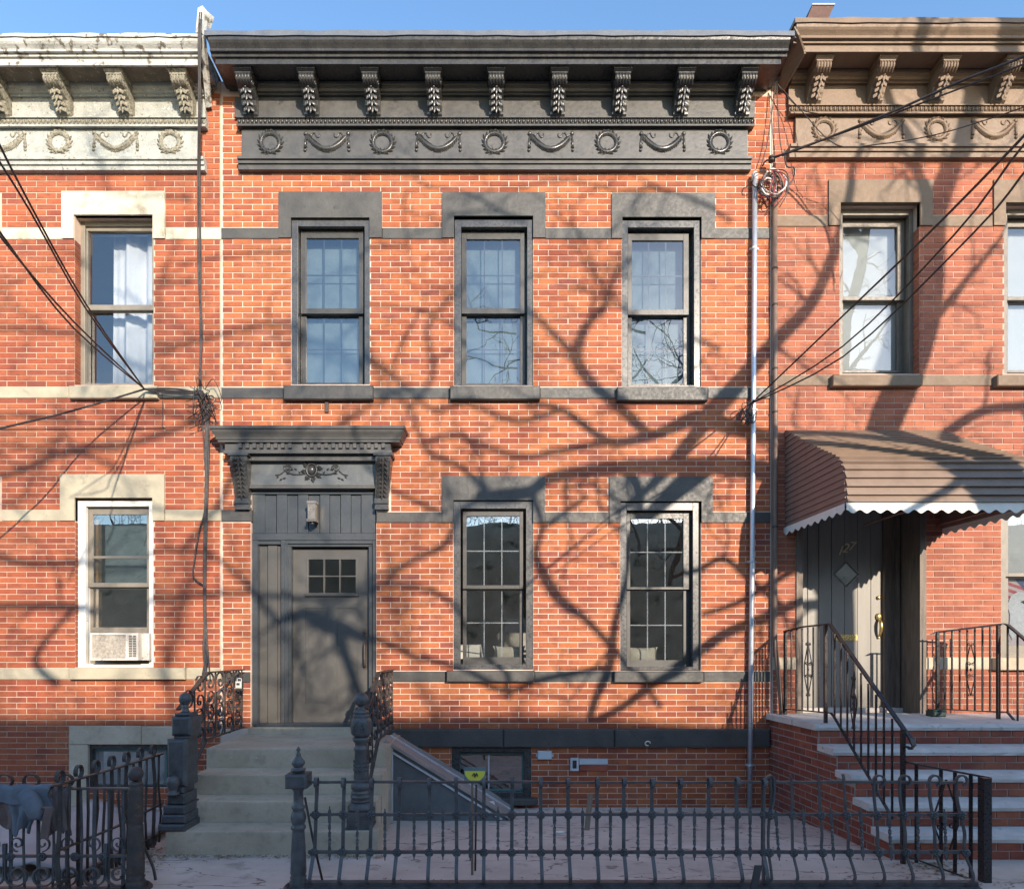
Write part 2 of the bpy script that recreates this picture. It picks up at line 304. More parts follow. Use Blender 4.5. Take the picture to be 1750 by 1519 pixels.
    def build(s, name, mat, parent=None, loc=None, bevel=0):
        a = np.array([tuple(p) for p in s.v], dtype=float)
        c = Vector(loc) if loc is not None else Vector(((a.min(0)+a.max(0))/2).tolist())
        me = bpy.data.meshes.new(name); me.from_pydata([tuple(p) for p in (a-np.array(c))], [], s.f)
        me.polygons.foreach_set('use_smooth', s.sm)
        m = M[mat] if isinstance(mat, str) else mat
        me.materials.append(m); me.validate(); me.update()
        o = bpy.data.objects.new(name, me); C.objects.link(o); o.parent = parent; o.location = c-wl(parent); WL[o.name] = c
        if bevel:
            b = o.modifiers.new('edge', 'BEVEL'); b.width = bevel; b.segments = 2; b.limit_method = 'ANGLE'
        return o
def spiral(c, r0, r1, a0, turns, n, u, v):             # spiral points in plane (u, v)
    c = Vector(c); u = Vector(u); v = Vector(v)
    return [c+(u*math.cos(a0+turns*2*math.pi*i/n)+v*math.sin(a0+turns*2*math.pi*i/n))*(r0+(r1-r0)*i/n) for i in range(n+1)]
def smoothp(pts, k=4):                                 # Catmull-Rom
    pts = [Vector(p) for p in pts]; out = []
    for i in range(len(pts)-1):
        p0, p1, p2, p3 = pts[max(i-1, 0)], pts[i], pts[i+1], pts[min(i+2, len(pts)-1)]
        for j in range(k):
            t = j/k; out.append(.5*((2*p1)+(-p0+p2)*t+(2*p0-5*p1+4*p2-p3)*t*t+(-p0+3*p1-3*p2+p3)*t**3))
    return out+[pts[-1]]
def gz(d): return .04*d+.0                              # the paving rises gently towards the street
# ---------------------------------------------------------------- brickwork
def grid_wall(openings, x0, x1, z0, z1, yf, yb):        # a wall with rectangular holes
    mb = MB()
    xs = sorted({x0, x1}|{min(max(v, x0), x1) for o in openings for v in (o[0], o[1])})
    zs = sorted({z0, z1}|{min(max(v, z0), z1) for o in openings for v in (o[2], o[3])})
    for i in range(len(xs)-1):
        for j in range(len(zs)-1):
            cx, cz = (xs[i]+xs[i+1])/2, (zs[j]+zs[j+1])/2
            if any(o[0] < cx < o[1] and o[2] < cz < o[3] for o in openings): continue
            mb.box(xs[i], xs[i+1], yf, yb, zs[j], zs[j+1])
    return mb
BL, BH, BP = .2095, .0555, .0045
def unit_brick(name, mat, L=BL, H=BH, P=BP):
    mb = MB(); c = .0016; x, z = L/2, H/2
    mb.add([(-x, .002, -z), (x, .002, -z), (x, .002, z), (-x, .002, z), (-x, -P+c, -z), (x, -P+c, -z), (x, -P+c, z), (-x, -P+c, z),
            (-x+c, -P, -z+c), (x-c, -P, -z+c), (x-c, -P, z-c), (-x+c, -P, z-c)],
           [(0, 1, 5, 4), (1, 2, 6, 5), (2, 3, 7, 6), (3, 0, 4, 7), (4, 5, 9, 8), (5, 6, 10, 9), (6, 7, 11, 10), (7, 4, 8, 11), (8, 9, 10, 11)])
    me = bpy.data.meshes.new(name); me.from_pydata(mb.v, [], mb.f); me.materials.append(M[mat]); me.update(); return me, mb
def lay_bricks(wall, mat, x0, x1, zones, holes, phase=0., near=(845, 1100), top=300, single=True, pitch=33.7):
    rects = []
    row = 0
    for (ya, yb_, n) in zones:
        for i in range(n):
            t = ya+(yb_-ya)*i/n; b = ya+(yb_-ya)*(i+1)/n; m = (t+b)/2
            iv = [(x0, x1)]
            for (hx0, hx1, hy0, hy1) in holes:
                if hy0 < m < hy1:
                    nv = []
                    for a, c in iv:
                        if hx1 <= a or hx0 >= c: nv.append((a, c)); continue
                        if hx0 > a: nv.append((a, hx0))
                        if hx1 < c: nv.append((hx1, c))
                    iv = nv
            off = phase+(pitch/2 if row % 2 else 0)
            for a, c in iv:
                k = math.floor((a-off)/pitch)
                while off+k*pitch < c:
                    s0, s1 = max(a, off+k*pitch), min(c, off+(k+1)*pitch)
                    if s1-s0 > 3.2:
                        rects.append((s0, s1, t, b))
                    k += 1
            row += 1
    me, ub = unit_brick('brick', mat)
    bv = np.array([tuple(p) for p in ub.v]); J = .0082
    full = [r for r in rects if r[1]-r[0] > .9*pitch and 0 < r[0] and r[1] < 1750]
    full.sort(key=lambda r: ((r[0]+r[1])/2-near[0])**2+((r[2]+r[3])/2-near[1])**2)
    singles = set(full[:top]) if single else set()
    rest = MB(); base = bpy.data.objects.new('brick', me)
    first = True
    for r in rects:
        lx = XX(r[0]), XX(r[1]); lz = ZZ(r[3]), ZZ(r[2])
        sx = (lx[1]-lx[0]-J)/BL; sz = (lz[1]-lz[0]-J)/BH*random.uniform(.97, 1.02); 
        c = Vector(((lx[0]+lx[1])/2+random.uniform(-.001, .001), random.uniform(-.0015, .0012), (lz[0]+lz[1])/2+random.uniform(-.0008, .0008)))
        if r in singles:
            o = bpy.data.objects.new('brick', me); C.objects.link(o); o.parent = wall; o.location = c-wl(wall); o.scale = (sx, 1, sz)
        else:
            rest.add(bv*np.array([sx, 1, sz])+np.array(c), ub.f)
    tag(rest.build('brickwork', mat, wall), kind='stuff')
def reveal_bricks(mb, px, d0, d1, py0, py1, side, n=None):   # brick ends seen in the side of a window opening
    n = int((py1-py0)/9.75); x = XX(px)
    for i in range(n):
        z1, z0 = ZZ(py0+(py1-py0)*i/n), ZZ(py0+(py1-py0)*(i+1)/n)
        mb.box(x-.002 if side > 0 else x-.004, x+.004 if side > 0 else x+.002, d0, d1, z0+.004, z1-.004)

def house(name, label, px0, px1, py_top, openings, wallmat, roof_z):
    h = thing(name, label, 'row house', (XX((px0+px1)/2), 0, 0), 'brick row houses in one terrace')
    ops = [(XX(a), XX(b), ZZ(d), ZZ(c)) for a, b, c, d in openings]
    x0, x1 = XX(px0), XX(px1); zt = ZZ(py_top)
    wall = grid_wall(ops, x0, x1, -.15, zt, 0, .28).build('brick_wall', wallmat, h)
    s = MB(); s.box(x0, x0+.12, .28, 7.8, -.15, zt); s.box(x1-.12, x1, .28, 7.8, -.15, zt); s.box(x0, x1, 7.8, 8, -.15, zt)
    s.build('masonry_shell', 'shell', h)
    s = MB(); zf = ZZ(745); s.box(x0+.12, x1-.12, .28, 7.8, zf-.12, zf+.12); zb = ZZ(1238); s.box(x0+.12, x1-.12, .5, 7.8, zb-.2, zb)
    s.box(x0+.12, x1-.12, .3, 7.8, zt-.5, zt-.3)
    s.box(x0+.12, x1-.12, 3.6, 3.7, zb, zf-.13); s.box(x0+.12, x1-.12, 3.6, 3.7, zf+.13, zt-.51)
    s.build('floor_slab', 'dark_room', h)
    MB().box(x0, x1, .05, 8.05, roof_z-.06, roof_z).build('roof', 'roof', h)
    return h, wall
def stone(h, name, mat, px0, px1, py0, py1, d=.02, b=.006, back=-.05, label=None, rough=True):
    mb = MB().pbox(px0, px1, py0, py1, d, back, b); o = mb.build(name, mat, h)
    if label: o['label'] = label
    return o
def lintel(h, px, pyt, pyo, pye, ox, mat, d=.022):      # block with two ears: px span, top, opening top, ear bottom, opening x span
    pts = [(px[0], pyt), (px[1], pyt), (px[1], pye), (ox[1], pye), (ox[1], pyo), (ox[0], pyo), (ox[0], pye), (px[0], pye)]
    mb = MB(); mb.poly([Vector((XX(a), -d, ZZ(b))) for a, b in pts], None, (0, d+.04, 0))
    return mb.build('lintel', mat, h)
def window(h, cas, cw, dc, sash, gl, meet, rows, cols, ds, cm='casing', sm='sash', gm='glass', lower_in=True, rows_low=None, nm='window', muntin='sash'):
    """cas px rect of casing outer; cw member widths in px (l, r, t, b); dc depth of casing front (negative = recessed)
       sash px rect; gl = (x0, x1, ytop, ybottom) of the glass; meet = (y0, y1) meeting rail"""
    mb = MB(); k = (D-dc)/D/S
    x0, x1, z1, z0 = XX(cas[0], dc), XX(cas[1], dc), ZZ(cas[2], dc), ZZ(cas[3], dc)
    mb.ring(x0, x1, z0, z1, -dc, -dc+.05, cw[0]*k, cw[1]*k, cw[2]*k, cw[3]*k)
    mb.ring(x0, x1, z0, z1, -dc+.05, -ds+.09, cw[0]*k*.9, cw[1]*k*.9, cw[2]*k*.8, cw[3]*k*.8)
    win = mb.build(nm, cm, h, bevel=.003)
    # upper sash
    def sashobj(y0, y1, gy0, gy1, d, name, rows_):
        m = MB(); X0, X1, Z1, Z0 = XX(sash[0], d), XX(sash[1], d), ZZ(y0, d), ZZ(y1, d)
        G0, G1, H1, H0 = XX(gl[0], d), XX(gl[1], d), ZZ(gy0, d), ZZ(gy1, d)
        m.ring(X0, X1, Z0, Z1, -d, -d+.035, G0-X0, X1-G1, Z1-H1, H0-Z0)
        m.ring(G0-.008, G1+.008, H0-.008, H1+.008, -d+.006, -d+.03, .01, .01, .01, .01)
        s = m.build(name, sm, win, bevel=.0015)
        MB().box(G0-.004, G1+.004, -d+.016, -d+.020, H0-.004, H1+.004).build('pane', gm, win)
        if cols:
            for c in range(1, cols):
                xc = G0+(G1-G0)*c/cols; MB().box(xc-.006, xc+.006, -d+.023, -d+.030, H0, H1).build('muntin', muntin, win)
            for ry in rows_:
                zc = ZZ(ry, d); MB().box(G0, G1, -d+.0235, -d+.0295, zc-.006, zc+.006).build('muntin', muntin, win)
    ru = [r for r in rows if r < meet[0]]; rl = [r for r in rows if r > meet[0]]
    sashobj(sash[2], meet[1]-3, gl[2], meet[0], ds, 'upper_sash', ru)
    sashobj(meet[0]+1, sash[3], meet[1], gl[3], ds-.042, 'lower_sash', rl)
    # jamb stops beside the sashes so nothing is see-through round them
    return win

# ---------------------------------------------------------------- cornice
def bracket_mb(mb_cap, mb_body, mb_orn, x, zt, zb, dt, db, w=.155):
    h = zt-zb
    mb_cap.prism([(0, zt-.05), (dt-.02, zt-.05), (dt, zt-.042), (dt+.016, zt-.03), (dt+.022, zt-.012), (dt+.022, zt), (0, zt)], x-w*.62, x+w*.62)
    mb_cap.prism([(0, zt-.066), (dt-.004, zt-.066), (dt-.004, zt-.0505), (0, zt-.0505)], x-w*.53, x+w*.53)
    prof = [(0, zt-.0665), (dt-.012, zt-.0665), (dt-.006, zt-.09), (dt-.016, zt-.118), (dt-.05, zt-.145), (dt-.085, zt-.155), (dt-.095, zt-.17),
            (db+.10, zb+h*.38), (db+.085, zb+h*.25), (db+.055, zb+h*.12), (db+.05, zb+.02), (db+.02, zb), (0, zb)]
    mb_body.prism(prof, x-w/2, x+w/2)
    for i in range(5):                                   # flutes of the upper roll
        xx = x-w*.4+i*w*.2
        mb_orn.tube([(xx, -(dt-.012), zt-.068), (xx, -(dt-.002), zt-.09), (xx, -(dt-.014), zt-.12), (xx, -(dt-.05), zt-.147)], .009, 5)
    for s in (-1, 1): mb_orn.tube(spiral((x+s*(w/2+.002), -(dt-.07), zt-.112), .006, .036, 0, 1.4, 12, (0, 1, 0), (0, 0, 1)), .005, 4)
    k0 = len(mb_orn.v)                                   # acanthus leaf on the lower run
    for i in range(4):
        f = i/4; z = zt-.150-(zt-.175-zb)*f; d = dt-.095+(db+.055-dt+.095)*f+.006
        for s in (-1, 1):
            mb_orn.leaf((x+s*.006, -d-.004, z+.01), .075, .040, -math.pi/2+s*.55, .022); mb_orn.leaf((x+s*w*.25, -d, z), .058, .030, -math.pi/2+s*.25, .016)
        mb_orn.leaf((x, -d-.010, z+.005), .085, .034, -math.pi/2, .020)
    mb_orn.ell((x, -(dt-.075), zt-.150), .022, .016, .016, 8, 5)
def bracket_set(parent, xs, zt, zb, dt, db, mat, omat=None):
    first = None
    for x in xs:
        if first is None:
            c, b, o = MB(), MB(), MB(); bracket_mb(c, b, o, x, zt, zb, dt, db)
            b.add(c.v, c.f); k = len(b.v); b.v += o.v; b.f += [tuple(i+k for i in f) for f in o.f]; b.sm = b.sm[:len(b.f)-len(o.f)]+[True]*len(o.f)
            first = b.build('bracket', mat, parent, loc=(x, 0, zt)); src = first; srcx = x
        else:
            inst(first, (x, 0, zt), parent)
def wreath_mb(x, z, d, r=.104, rough=0):
    mb = MB(); rr = random.Random(5)
    mb.tube([Vector((x+r*math.sin(a), -d, z+r*math.cos(a))) for a in [i*2*math.pi/20 for i in range(21)]], .019, 5, False)
    for i in range(34):
        a = i/34*2*math.pi; s = 1 if i % 2 else -1; side = 1 if a < math.pi else -1
        ang = -(a-math.pi/2)-math.pi/2 + (math.pi if side > 0 else 0)  # leaves climb from the bottom
        tang = math.pi/2-a + (math.pi/2 if a > math.pi else -math.pi/2)
        mb.leaf((x+r*math.sin(a), -d-.006, z+r*math.cos(a)), .066+rr.uniform(-.01, .01), .030, tang+math.pi+s*.65, .014)
    for s in (-1, 1):
        mb.leaf((x, -d, z-r), .07, .03, -math.pi/2+s*1.15, .012); mb.leaf((x, -d, z-r), .06, .026, math.pi/2+s*.5, .012)
    mb.ell((x, -d-.004, z-r), .02, .014, .02, 6, 4)
    return mb
def garland_mb(x, z, d, hw=.27):
    mb = MB(); rr = random.Random(6); pts = []
    for i in range(25):
        t = -1+i/12; pts.append(Vector((x+t*hw*.82, -d, z+.085-.155*(1-t*t))))
    mb.tube(pts, [.011+.019*(1-abs(-1+i/12)**2) for i in range(25)], 5)
    for i in range(24):
        for s in (-1, 1):
            p = pts[i]; t = -1+i/12; dirx = -1 if t < 0 else 1
            sl_ = math.atan2(.31*t, hw*.82)
            mb.leaf(p+Vector((0, -.005, 0)), .058+rr.uniform(-.008, .014), .030, (sl_ if t < 0 else sl_+math.pi)+s*.6+math.pi*(1 if t < 0 else 1)+math.pi, .016)
    for s in (-1, 1):
        tx = x+s*hw*.86
        mb.ell((tx, -d-.006, z+.095), .024, .014, .022, 7, 4)
        mb.tube([(tx, -d, z+.08), (tx+s*.006, -d, z+.0), (tx+s*.008, -d, z-.06)], [.009, .013, .017], 5)
        mb.ell((tx+s*.008, -d-.004, z-.085), .018, .014, .018, 6, 4)
        for k in range(3): mb.leaf((tx, -d, z+.05-.04*k), .035, .016, -math.pi/2+.5*s, .01); mb.leaf((tx, -d, z+.05-.04*k), .035, .016, -math.pi/2-.5*s, .01)
        rb = [Vector((x+s*hw*q, -d, z+e)) for q, e in ((.78, .09), (.66, .07), (.60, .095), (.50, .105), (.46, .08), (.38, .055), (.30, .07), (.30, .095))]
        mb.tube(smoothp(rb, 3), .008, 5)
    return mb
def cornice(h, mat, omat, P, label=None):
    yt = P['y']                                          # list of photo rows at their depth
    a, b = P['crown']; fa, fb = P['fascia']; ra, rb = P['frieze']
    z = lambda py, d: ZZ(py, d)
    top, t2, c0, c1, f1, f2, g1, sof = yt['top'], yt['top2'], yt['c0'], yt['c1'], yt['f1'], yt['f2'], yt['g1'], yt['g2']
    zs = z(sof, .365)
    mb = MB()
    dd = [(.462, t2+2), (.458, c0+4), (.445, c0+9), (.428, (c0+c1)/2+2), (.415, c1-6), (.418, c1-2), (.408, c1), (.396, c1+1.5)]
    prof = [(0, z(top, .47)), (.45, z(t2+2, .462))]+[(d, z(p, d)) for d, p in dd]+[(.39, z(f2, .39)), (0, z(f2, .39))]
    mb.prism([(.47 if False else .45, z(top+2, .45)), *[(d, z(p, d)) for d, p in dd], (.392, z(f1, .392)), (.388, z(f1+1, .388)), (.388, z(f2, .388)), (-.02, z(f2, .388)), (-.02, z(top+2, .45))], XX(a, .45), XX(b, .45))
    mb.prism([(.376, z(f2, .388)-.001), (.376, z(g1, .376)), (.366, z(g1+1, .366)), (.366, zs), (.345, zs), (.345, zs+.03), (-.02, zs+.03), (-.02, z(f2, .388)-.001)], XX(fa, .37), XX(fb, .37))
    if 'sof' in P:
        MB().box(XX(fa+2, .36), XX(fb-1, .36), -.34, -.01, zs+.022, zs+.0295).build('soffit_board', P['sof'], h)
    mbc = mb; mb = MB()
    # bed mould and plain upper frieze, egg band, frieze board, bottom mouldings
    za = zs+.02
    mb.prism([(-.03, za), (.14, za), (.13, za-.03), (.11, za-.05), (.10, za-.07), (.075, za-.075), (.075, za-.09), (-.03, za-.09)], XX(ra-6, .1), XX(rb+8, .1))
    u1, e0, e1, p0, p1, q1, q2, q3 = yt['u1'], yt['e0'], yt['e1'], yt['p0'], yt['p1'], yt['q1'], yt['q2'], yt['q3']
    mb.box(XX(ra-12, .045), XX(rb+12, .045), -.045, .02, z(e0, .045), za-.0905)
    mb.prism([(-.02, z(e0-2, .06)), (.075, z(e0-1, .075)), (.075, z(e0+1, .075)), (.055, z(e0+2, .055)), (.055, z(e1-4, .055)), (.07, z(e1-3, .07)), (.088, z(e1-2, .088)), (.088, z(e1, .088)), (.05, z(p0, .05)), (-.02, z(p0, .05))], XX(ra-9, .08), XX(rb+12, .08))
    mb.box(XX(ra, .04), XX(rb, .04), -.04, .02, z(p1, .04)-.001, z(p0, .04)+.001)
    mb.prism([(-.02, z(p1-1, .1)), (.085, z(p1-1, .1)), (.10, z(p1, .10)), (.10, z(q1-3, .10)), (.08, z(q1-1, .08)), (.08, z(q1, .08)), (.08, z(q2-3, .08)), (.062, z(q2-1, .06)), (.062, z(q2, .06)), (.062, z(q3, .06)), (-.02, z(q3, .06))], XX(ra-8, .1), XX(rb+8, .1))
    co = mbc.build('cornice', mat, h); mb.build('frieze', P.get('fm', mat), co)
    if label: co['label'] = label
    bracket_set(co, [XX(p, .36) for p in P['br']], zs+.03-.006, z(P['brb'], .1), .315, .045, omat)
    eb = MB(); xa, xb = XX(ra-9, .08), XX(rb+12, .08); n = int((xb-xa)/.047); ze = (z(e0+1, .07)+z(e1-3, .07))/2; rr = random.Random(1)
    for i in range(n):
        xx = xa+(i+.5)*(xb-xa)/n
        eb.ell((xx, -.062, ze), .0165, .016, .026, 6, 4)
        eb.tube([(xx+.0235, -.056, ze+.028), (xx+.0235, -.066, ze), (xx+.0235, -.056, ze-.028)], .0045, 4, False)
    tag(eb.build('egg_moulding', omat, co), kind='stuff')
    zr = z(P['orn'], .05)
    wsrc = gsrc = None
    for px in P['wr']:
        x = XX(px, .05)
        if wsrc is None: wsrc = wreath_mb(x, zr, .042).build('wreath', omat, co, loc=(x, 0, zr))
        else: inst(wsrc, (x, 0, zr), co)
    for px in P['ga']:
        x = XX(px, .05)
        if gsrc is None: gsrc = garland_mb(x, zr, .042).build('garland', omat, co, loc=(x, 0, zr))
        else: inst(gsrc, (x, 0, zr), co)
    # roof edge flashing
    fm = MB(); x0, x1 = XX(P['edge'][0], .47), XX(P['edge'][1], .47); n = 26; rr = random.Random(9)
    xs = [x0+(x1-x0)*i/n for i in range(n+1)]
    v = []
    for x in xs:
        j = rr.uniform(-.006, .006); k = rr.uniform(-.008, .004)
        v += [(x, -.475, z(t2, .475)+k), (x, -.470, z(top, .47)+j), (x, 1.2, z(top, .47)+.0), (x, 1.2, z(top, .47)-.03), (x, -.44, z(t2, .475)+.012)]
    fm.add(v, [(5*i+a_, 5*i+5+a_, 5*i+5+b_, 5*i+b_) for i in range(n) for a_, b_ in ((0, 1), (1, 2), (2, 3), (3, 4), (4, 0))]+[(0, 1, 2, 3, 4), (5*n+4, 5*n+3, 5*n+2, 5*n+1, 5*n)])
    f = fm.build('roof_edge_flashing', P['flash'], h)
    return co

# ================================================================= the setting
g = MB(); g.add([(-60, .0, gz(0)), (60, 0, gz(0)), (60, -2.75, gz(2.75)), (-60, -2.75, gz(2.75))], [(0, 3, 2, 1)]); g.add([(-60, .3, -.02), (60, .3, -.02), (60, 0, gz(0)), (-60, 0, gz(0))], [(0, 3, 2, 1)])
tag(g.build('yard_paving', 'flag'), kind='structure', label='worn purple brown flagstones of the front yards')
g = MB(); g.box(-60, 60, -5.3, -2.751, -.2, gz(2.75)-.012); tag(g.build('pavement', 'walk'), kind='structure')
g = MB(); g.box(-60, 60, -5.46, -5.302, -.3, .085); tag(g.build('kerb', 'slab'), kind='structure')
g = MB(); g.add([(-60, -5.46, -.05), (60, -5.46, -.05), (60, -9.8, -.05), (-60, -9.8, -.05)], [(0, 3, 2, 1)]); tag(g.build('road', 'asphalt'), kind='structure')
g = MB(); g.add([(-300, 300, -.3), (300, 300, -.3), (300, -300, -.3), (-300, -300, -.3)], [(0, 3, 2, 1)]); tag(g.build('ground', 'hill'), kind='structure')
hv = []; hf = []; nx = 120; ys = [-9.8, -10.3, -11.2, -12.2, -13.1, -13.9, -14.5, -18, -30]; rr = random.Random(4)
hz = [0, .7, 2.5, 4.0, 5.2, 5.78, 5.85, 5.8, 5.0]
for i in range(nx+1):
    x = -45+110*i/nx
    for y, zz in zip(ys, hz):
        f = min(1, zz/2)
        hv.append((x, y+rr.uniform(-.08, .08)*f, zz+(rr.uniform(-.04, .04)+.06*math.sin(x*.35)+.04*math.sin(x*1.1+1))*f-.05))
for i in range(nx):
    for j in range(len(ys)-1):
        a_ = i*len(ys)+j; hf.append((a_, a_+len(ys), a_+len(ys)+1, a_+1))
g = MB(); g.add(hv, hf, True); tag(g.build('hillside', 'hill'), kind='structure')
rr = random.Random(12)
def bare_tree(name, label, base, h, seed, cat='tree', r0=.09, group=None):
    rr = random.Random(seed); t = thing(name, label, cat, base, group); tr, cr = MB(), MB()
    def grow(mb, p, dr, ln, r, lv):
        pts = [p]; d = dr.normalized(); q = p
        for i in range(4):
            d = (d+Vector((rr.uniform(-.22, .22), rr.uniform(-.22, .22), rr.uniform(-.08, .2)))).normalized(); q = q+d*ln/4; pts.append(q)
        mb.tube(pts, [r*(1-.13*i) for i in range(5)], 5 if lv < 2 else 3, lv == 0)
        if lv < 4:
            for i in range(rr.randint(3, 4)):
                k = rr.randint(2, 4); a = rr.uniform(0, 2*math.pi)
                s = Vector((math.cos(a), math.sin(a), rr.uniform(.1, .9)))
                grow(cr, pts[k], d*.8+s*.8, ln*rr.uniform(.55, .75), r*.5, lv+1)
    grow(tr, Vector(base), Vector((0, 0, 1)), h*.38, r0, 0)
    tr.build('trunk', 'bark', t); cr.build('crown', 'bark', t); return t

# ================================================================= main house
lint = 'dark_stone'
OPM = [(498, 632, 374, 657), (776, 911, 371, 659), (1063, 1198, 373, 661), (775, 911, 855, 1144), (1060, 1198, 857, 1146), (772, 908, 1277, 1364), (429, 643, 836, 1262)]
H, Wm = house('brick_house', 'middle brick row house with black cornice, black stone bands and charcoal front door', 378, 1318, 140, OPM, 'mortar', 8.03)
stones_m = [(477, 653, 330, 408), (756, 932, 331, 408), (1045, 1221, 332, 409), (756, 931, 814, 893), (1041, 1217, 815, 893), (378, 1318, 389, 408), (378, 1318, 661, 681), (378, 430, 871, 891), (642, 1318, 874, 893),
            (653, 1318, 1146, 1166), (655, 1318, 1245, 1277), (378, 426, 1148, 1166), (641, 668, 780, 872)]
lay_bricks(Wm, 'brick', 380, 1316.5, [(165, 290, 13), (290, 389, 10), (408, 661, 26), (681, 874, 20), (893, 1146, 26), (1166, 1245, 8), (1277, 1384, 11)],
           OPM+stones_m+[(414, 1278, 150, 290), (378, 655, 1262, 1400)], phase=381)
for a_, b_ in ((378, 477), (653, 756), (932, 1045), (1221, 1317)): stone(H, 'stone_band', lint, a_, b_, 389, 408, .014)
for a_, b_ in ((378, 484), (637, 769), (923, 1055), (1210, 1317)): stone(H, 'stone_band', lint, a_, b_, 662, 681, .014)
stone(H, 'stone_band', lint, 378, 430, 871, 891, .014)
for a_, b_ in ((643, 756), (931, 1041), (1217, 1317)): stone(H, 'stone_band', lint, a_, b_, 875, 893, .014)
for a_, b_ in ((655, 763), (914, 1050), (1203, 1317)): stone(H, 'stone_band', lint, a_, b_, 1147, 1165, .014, label='cracked black painted stone band between sills')
stone(H, 'stone_band', 'dark_stone', 378, 427, 1148, 1166, .02)
for a_, b_ in ((655, 860), (860, 1050), (1050, 1317)): stone(H, 'water_table', lint, a_+.5, b_, 1246, 1277, .06, .012)
stone(H, 'lamp_hook_plate', 'rust_iron', 555, 561, 686, 704, .025, .002)
WIN = []
def mwin(cas, cw, dc, sash, gl, meet, rows, ds, lp, lt, oy, le, ox, sl_, gm, sill_y, shade=None, munt='sash'):
    w_ = window(H, cas, cw, dc, sash, gl, meet, rows, 3, ds, gm=gm, muntin=munt)
    lintel(w_, lp, lt, oy, le, ox, 'dark_stone')
    MB().pbox(sl_[0], sl_[1], sill_y[0], sill_y[1], .075, -.12, .008).build('sill', 'dark_stone', w_)
    if shade:
        g0, g1 = XX(gl[0]-12, -.2), XX(gl[1]+12, -.2)
        MB().box(g0, g1, .215, .222, ZZ(gl[3]+8, -.2), ZZ(gl[2]-10, -.2)).build('window_shade', shade, w_)
    return w_
mwin((498, 632, 375, 658), (11, 9, 12, 1), -.012, (514, 621, 395, 658), (523, 613, 407, 654), (527, 539), (468.6, 596), -.085, (477, 653), 330, 374, 408, (498, 632), (484, 637), 'glass', (658, 682), 'shade')
mwin((777, 910, 376, 659), (11, 9, 12, 1), -.012, (789, 897, 397, 659), (797, 889, 409, 655), (527, 539), (469, 596), -.085, (756, 932), 331, 371, 408, (776, 911), (769, 923), 'glass', (659, 682), 'shade')
mwin((1063, 1196, 377, 661), (10, 10, 12, 3), -.012, (1073, 1177, 399, 661), (1080, 1168, 411, 656), (529, 541), (470, 598), -.085, (1045, 1221), 332, 373, 409, (1063, 1198), (1055, 1210), 'glass', (661, 684), 'shade')
mwin((775, 911, 856, 1144), (12, 12, 13, 9), -.012, (791, 894, 872, 1136), (797, 888, 882, 1123), (1000, 1009), (941, 1064), -.075, (756, 931), 814, 855, 893, (775, 911), (763, 914), 'glass_clear', (1146, 1165), None, 'zinc')
mwin((1060, 1194, 859, 1145), (11, 10, 13, 6), -.012, (1071, 1180, 876, 1139), (1077, 1168, 886, 1128), (1003, 1010), (943, 1068), -.075, (1041, 1217), 815, 857, 893, (1060, 1198), (1050, 1203), 'glass_clear', (1147, 1166), None, 'zinc')
# cellar window
cw_ = MB().ring(XX(772, .0), XX(908, .0), ZZ(1364, 0), ZZ(1277, 0), -.01, .1, .09, .08, .05, .07).build('cellar_window', 'dark_metal', H, bevel=.004)
MB().ring(XX(784, -.06), XX(895, -.06), ZZ(1353, -.06), ZZ(1286, -.06), .06, .1, .02, .02, .02, .03).build('sash', 'teal', cw_)
MB().pbox(786, 893, 1288, 1350, -.08, -.086).build('pane', 'glass_clear', cw_)
MB().pbox(834, 836.5, 1288, 1350, -.072, -.08).build('muntin', 'zinc', cw_)
MB().pbox(764, 918, 1365, 1377, .10, -.1, .012).build('sill', 'dark_stone', cw_)
cornice(H, 'dark_metal', 'dark_metal', dict(y=dict(top=52, top2=60, c0=64, c1=89, f1=92, f2=97, g1=99, g2=110, u1=172, e0=200, e1=215, p0=218, p1=266, q1=274, q2=282, q3=290),
        crown=(356, 1350), fascia=(368, 1335), frieze=(413, 1278), br=[411+k*109.3 for k in range(9)], brb=198, orn=243, wr=[461.5, 653.5, 845, 1038, 1230], ga=[558.5, 749, 941.5, 1132.5], edge=(349, 1358), flash='flashing', fm='frieze_black'),
        label='black painted pressed metal cornice with nine scroll brackets')
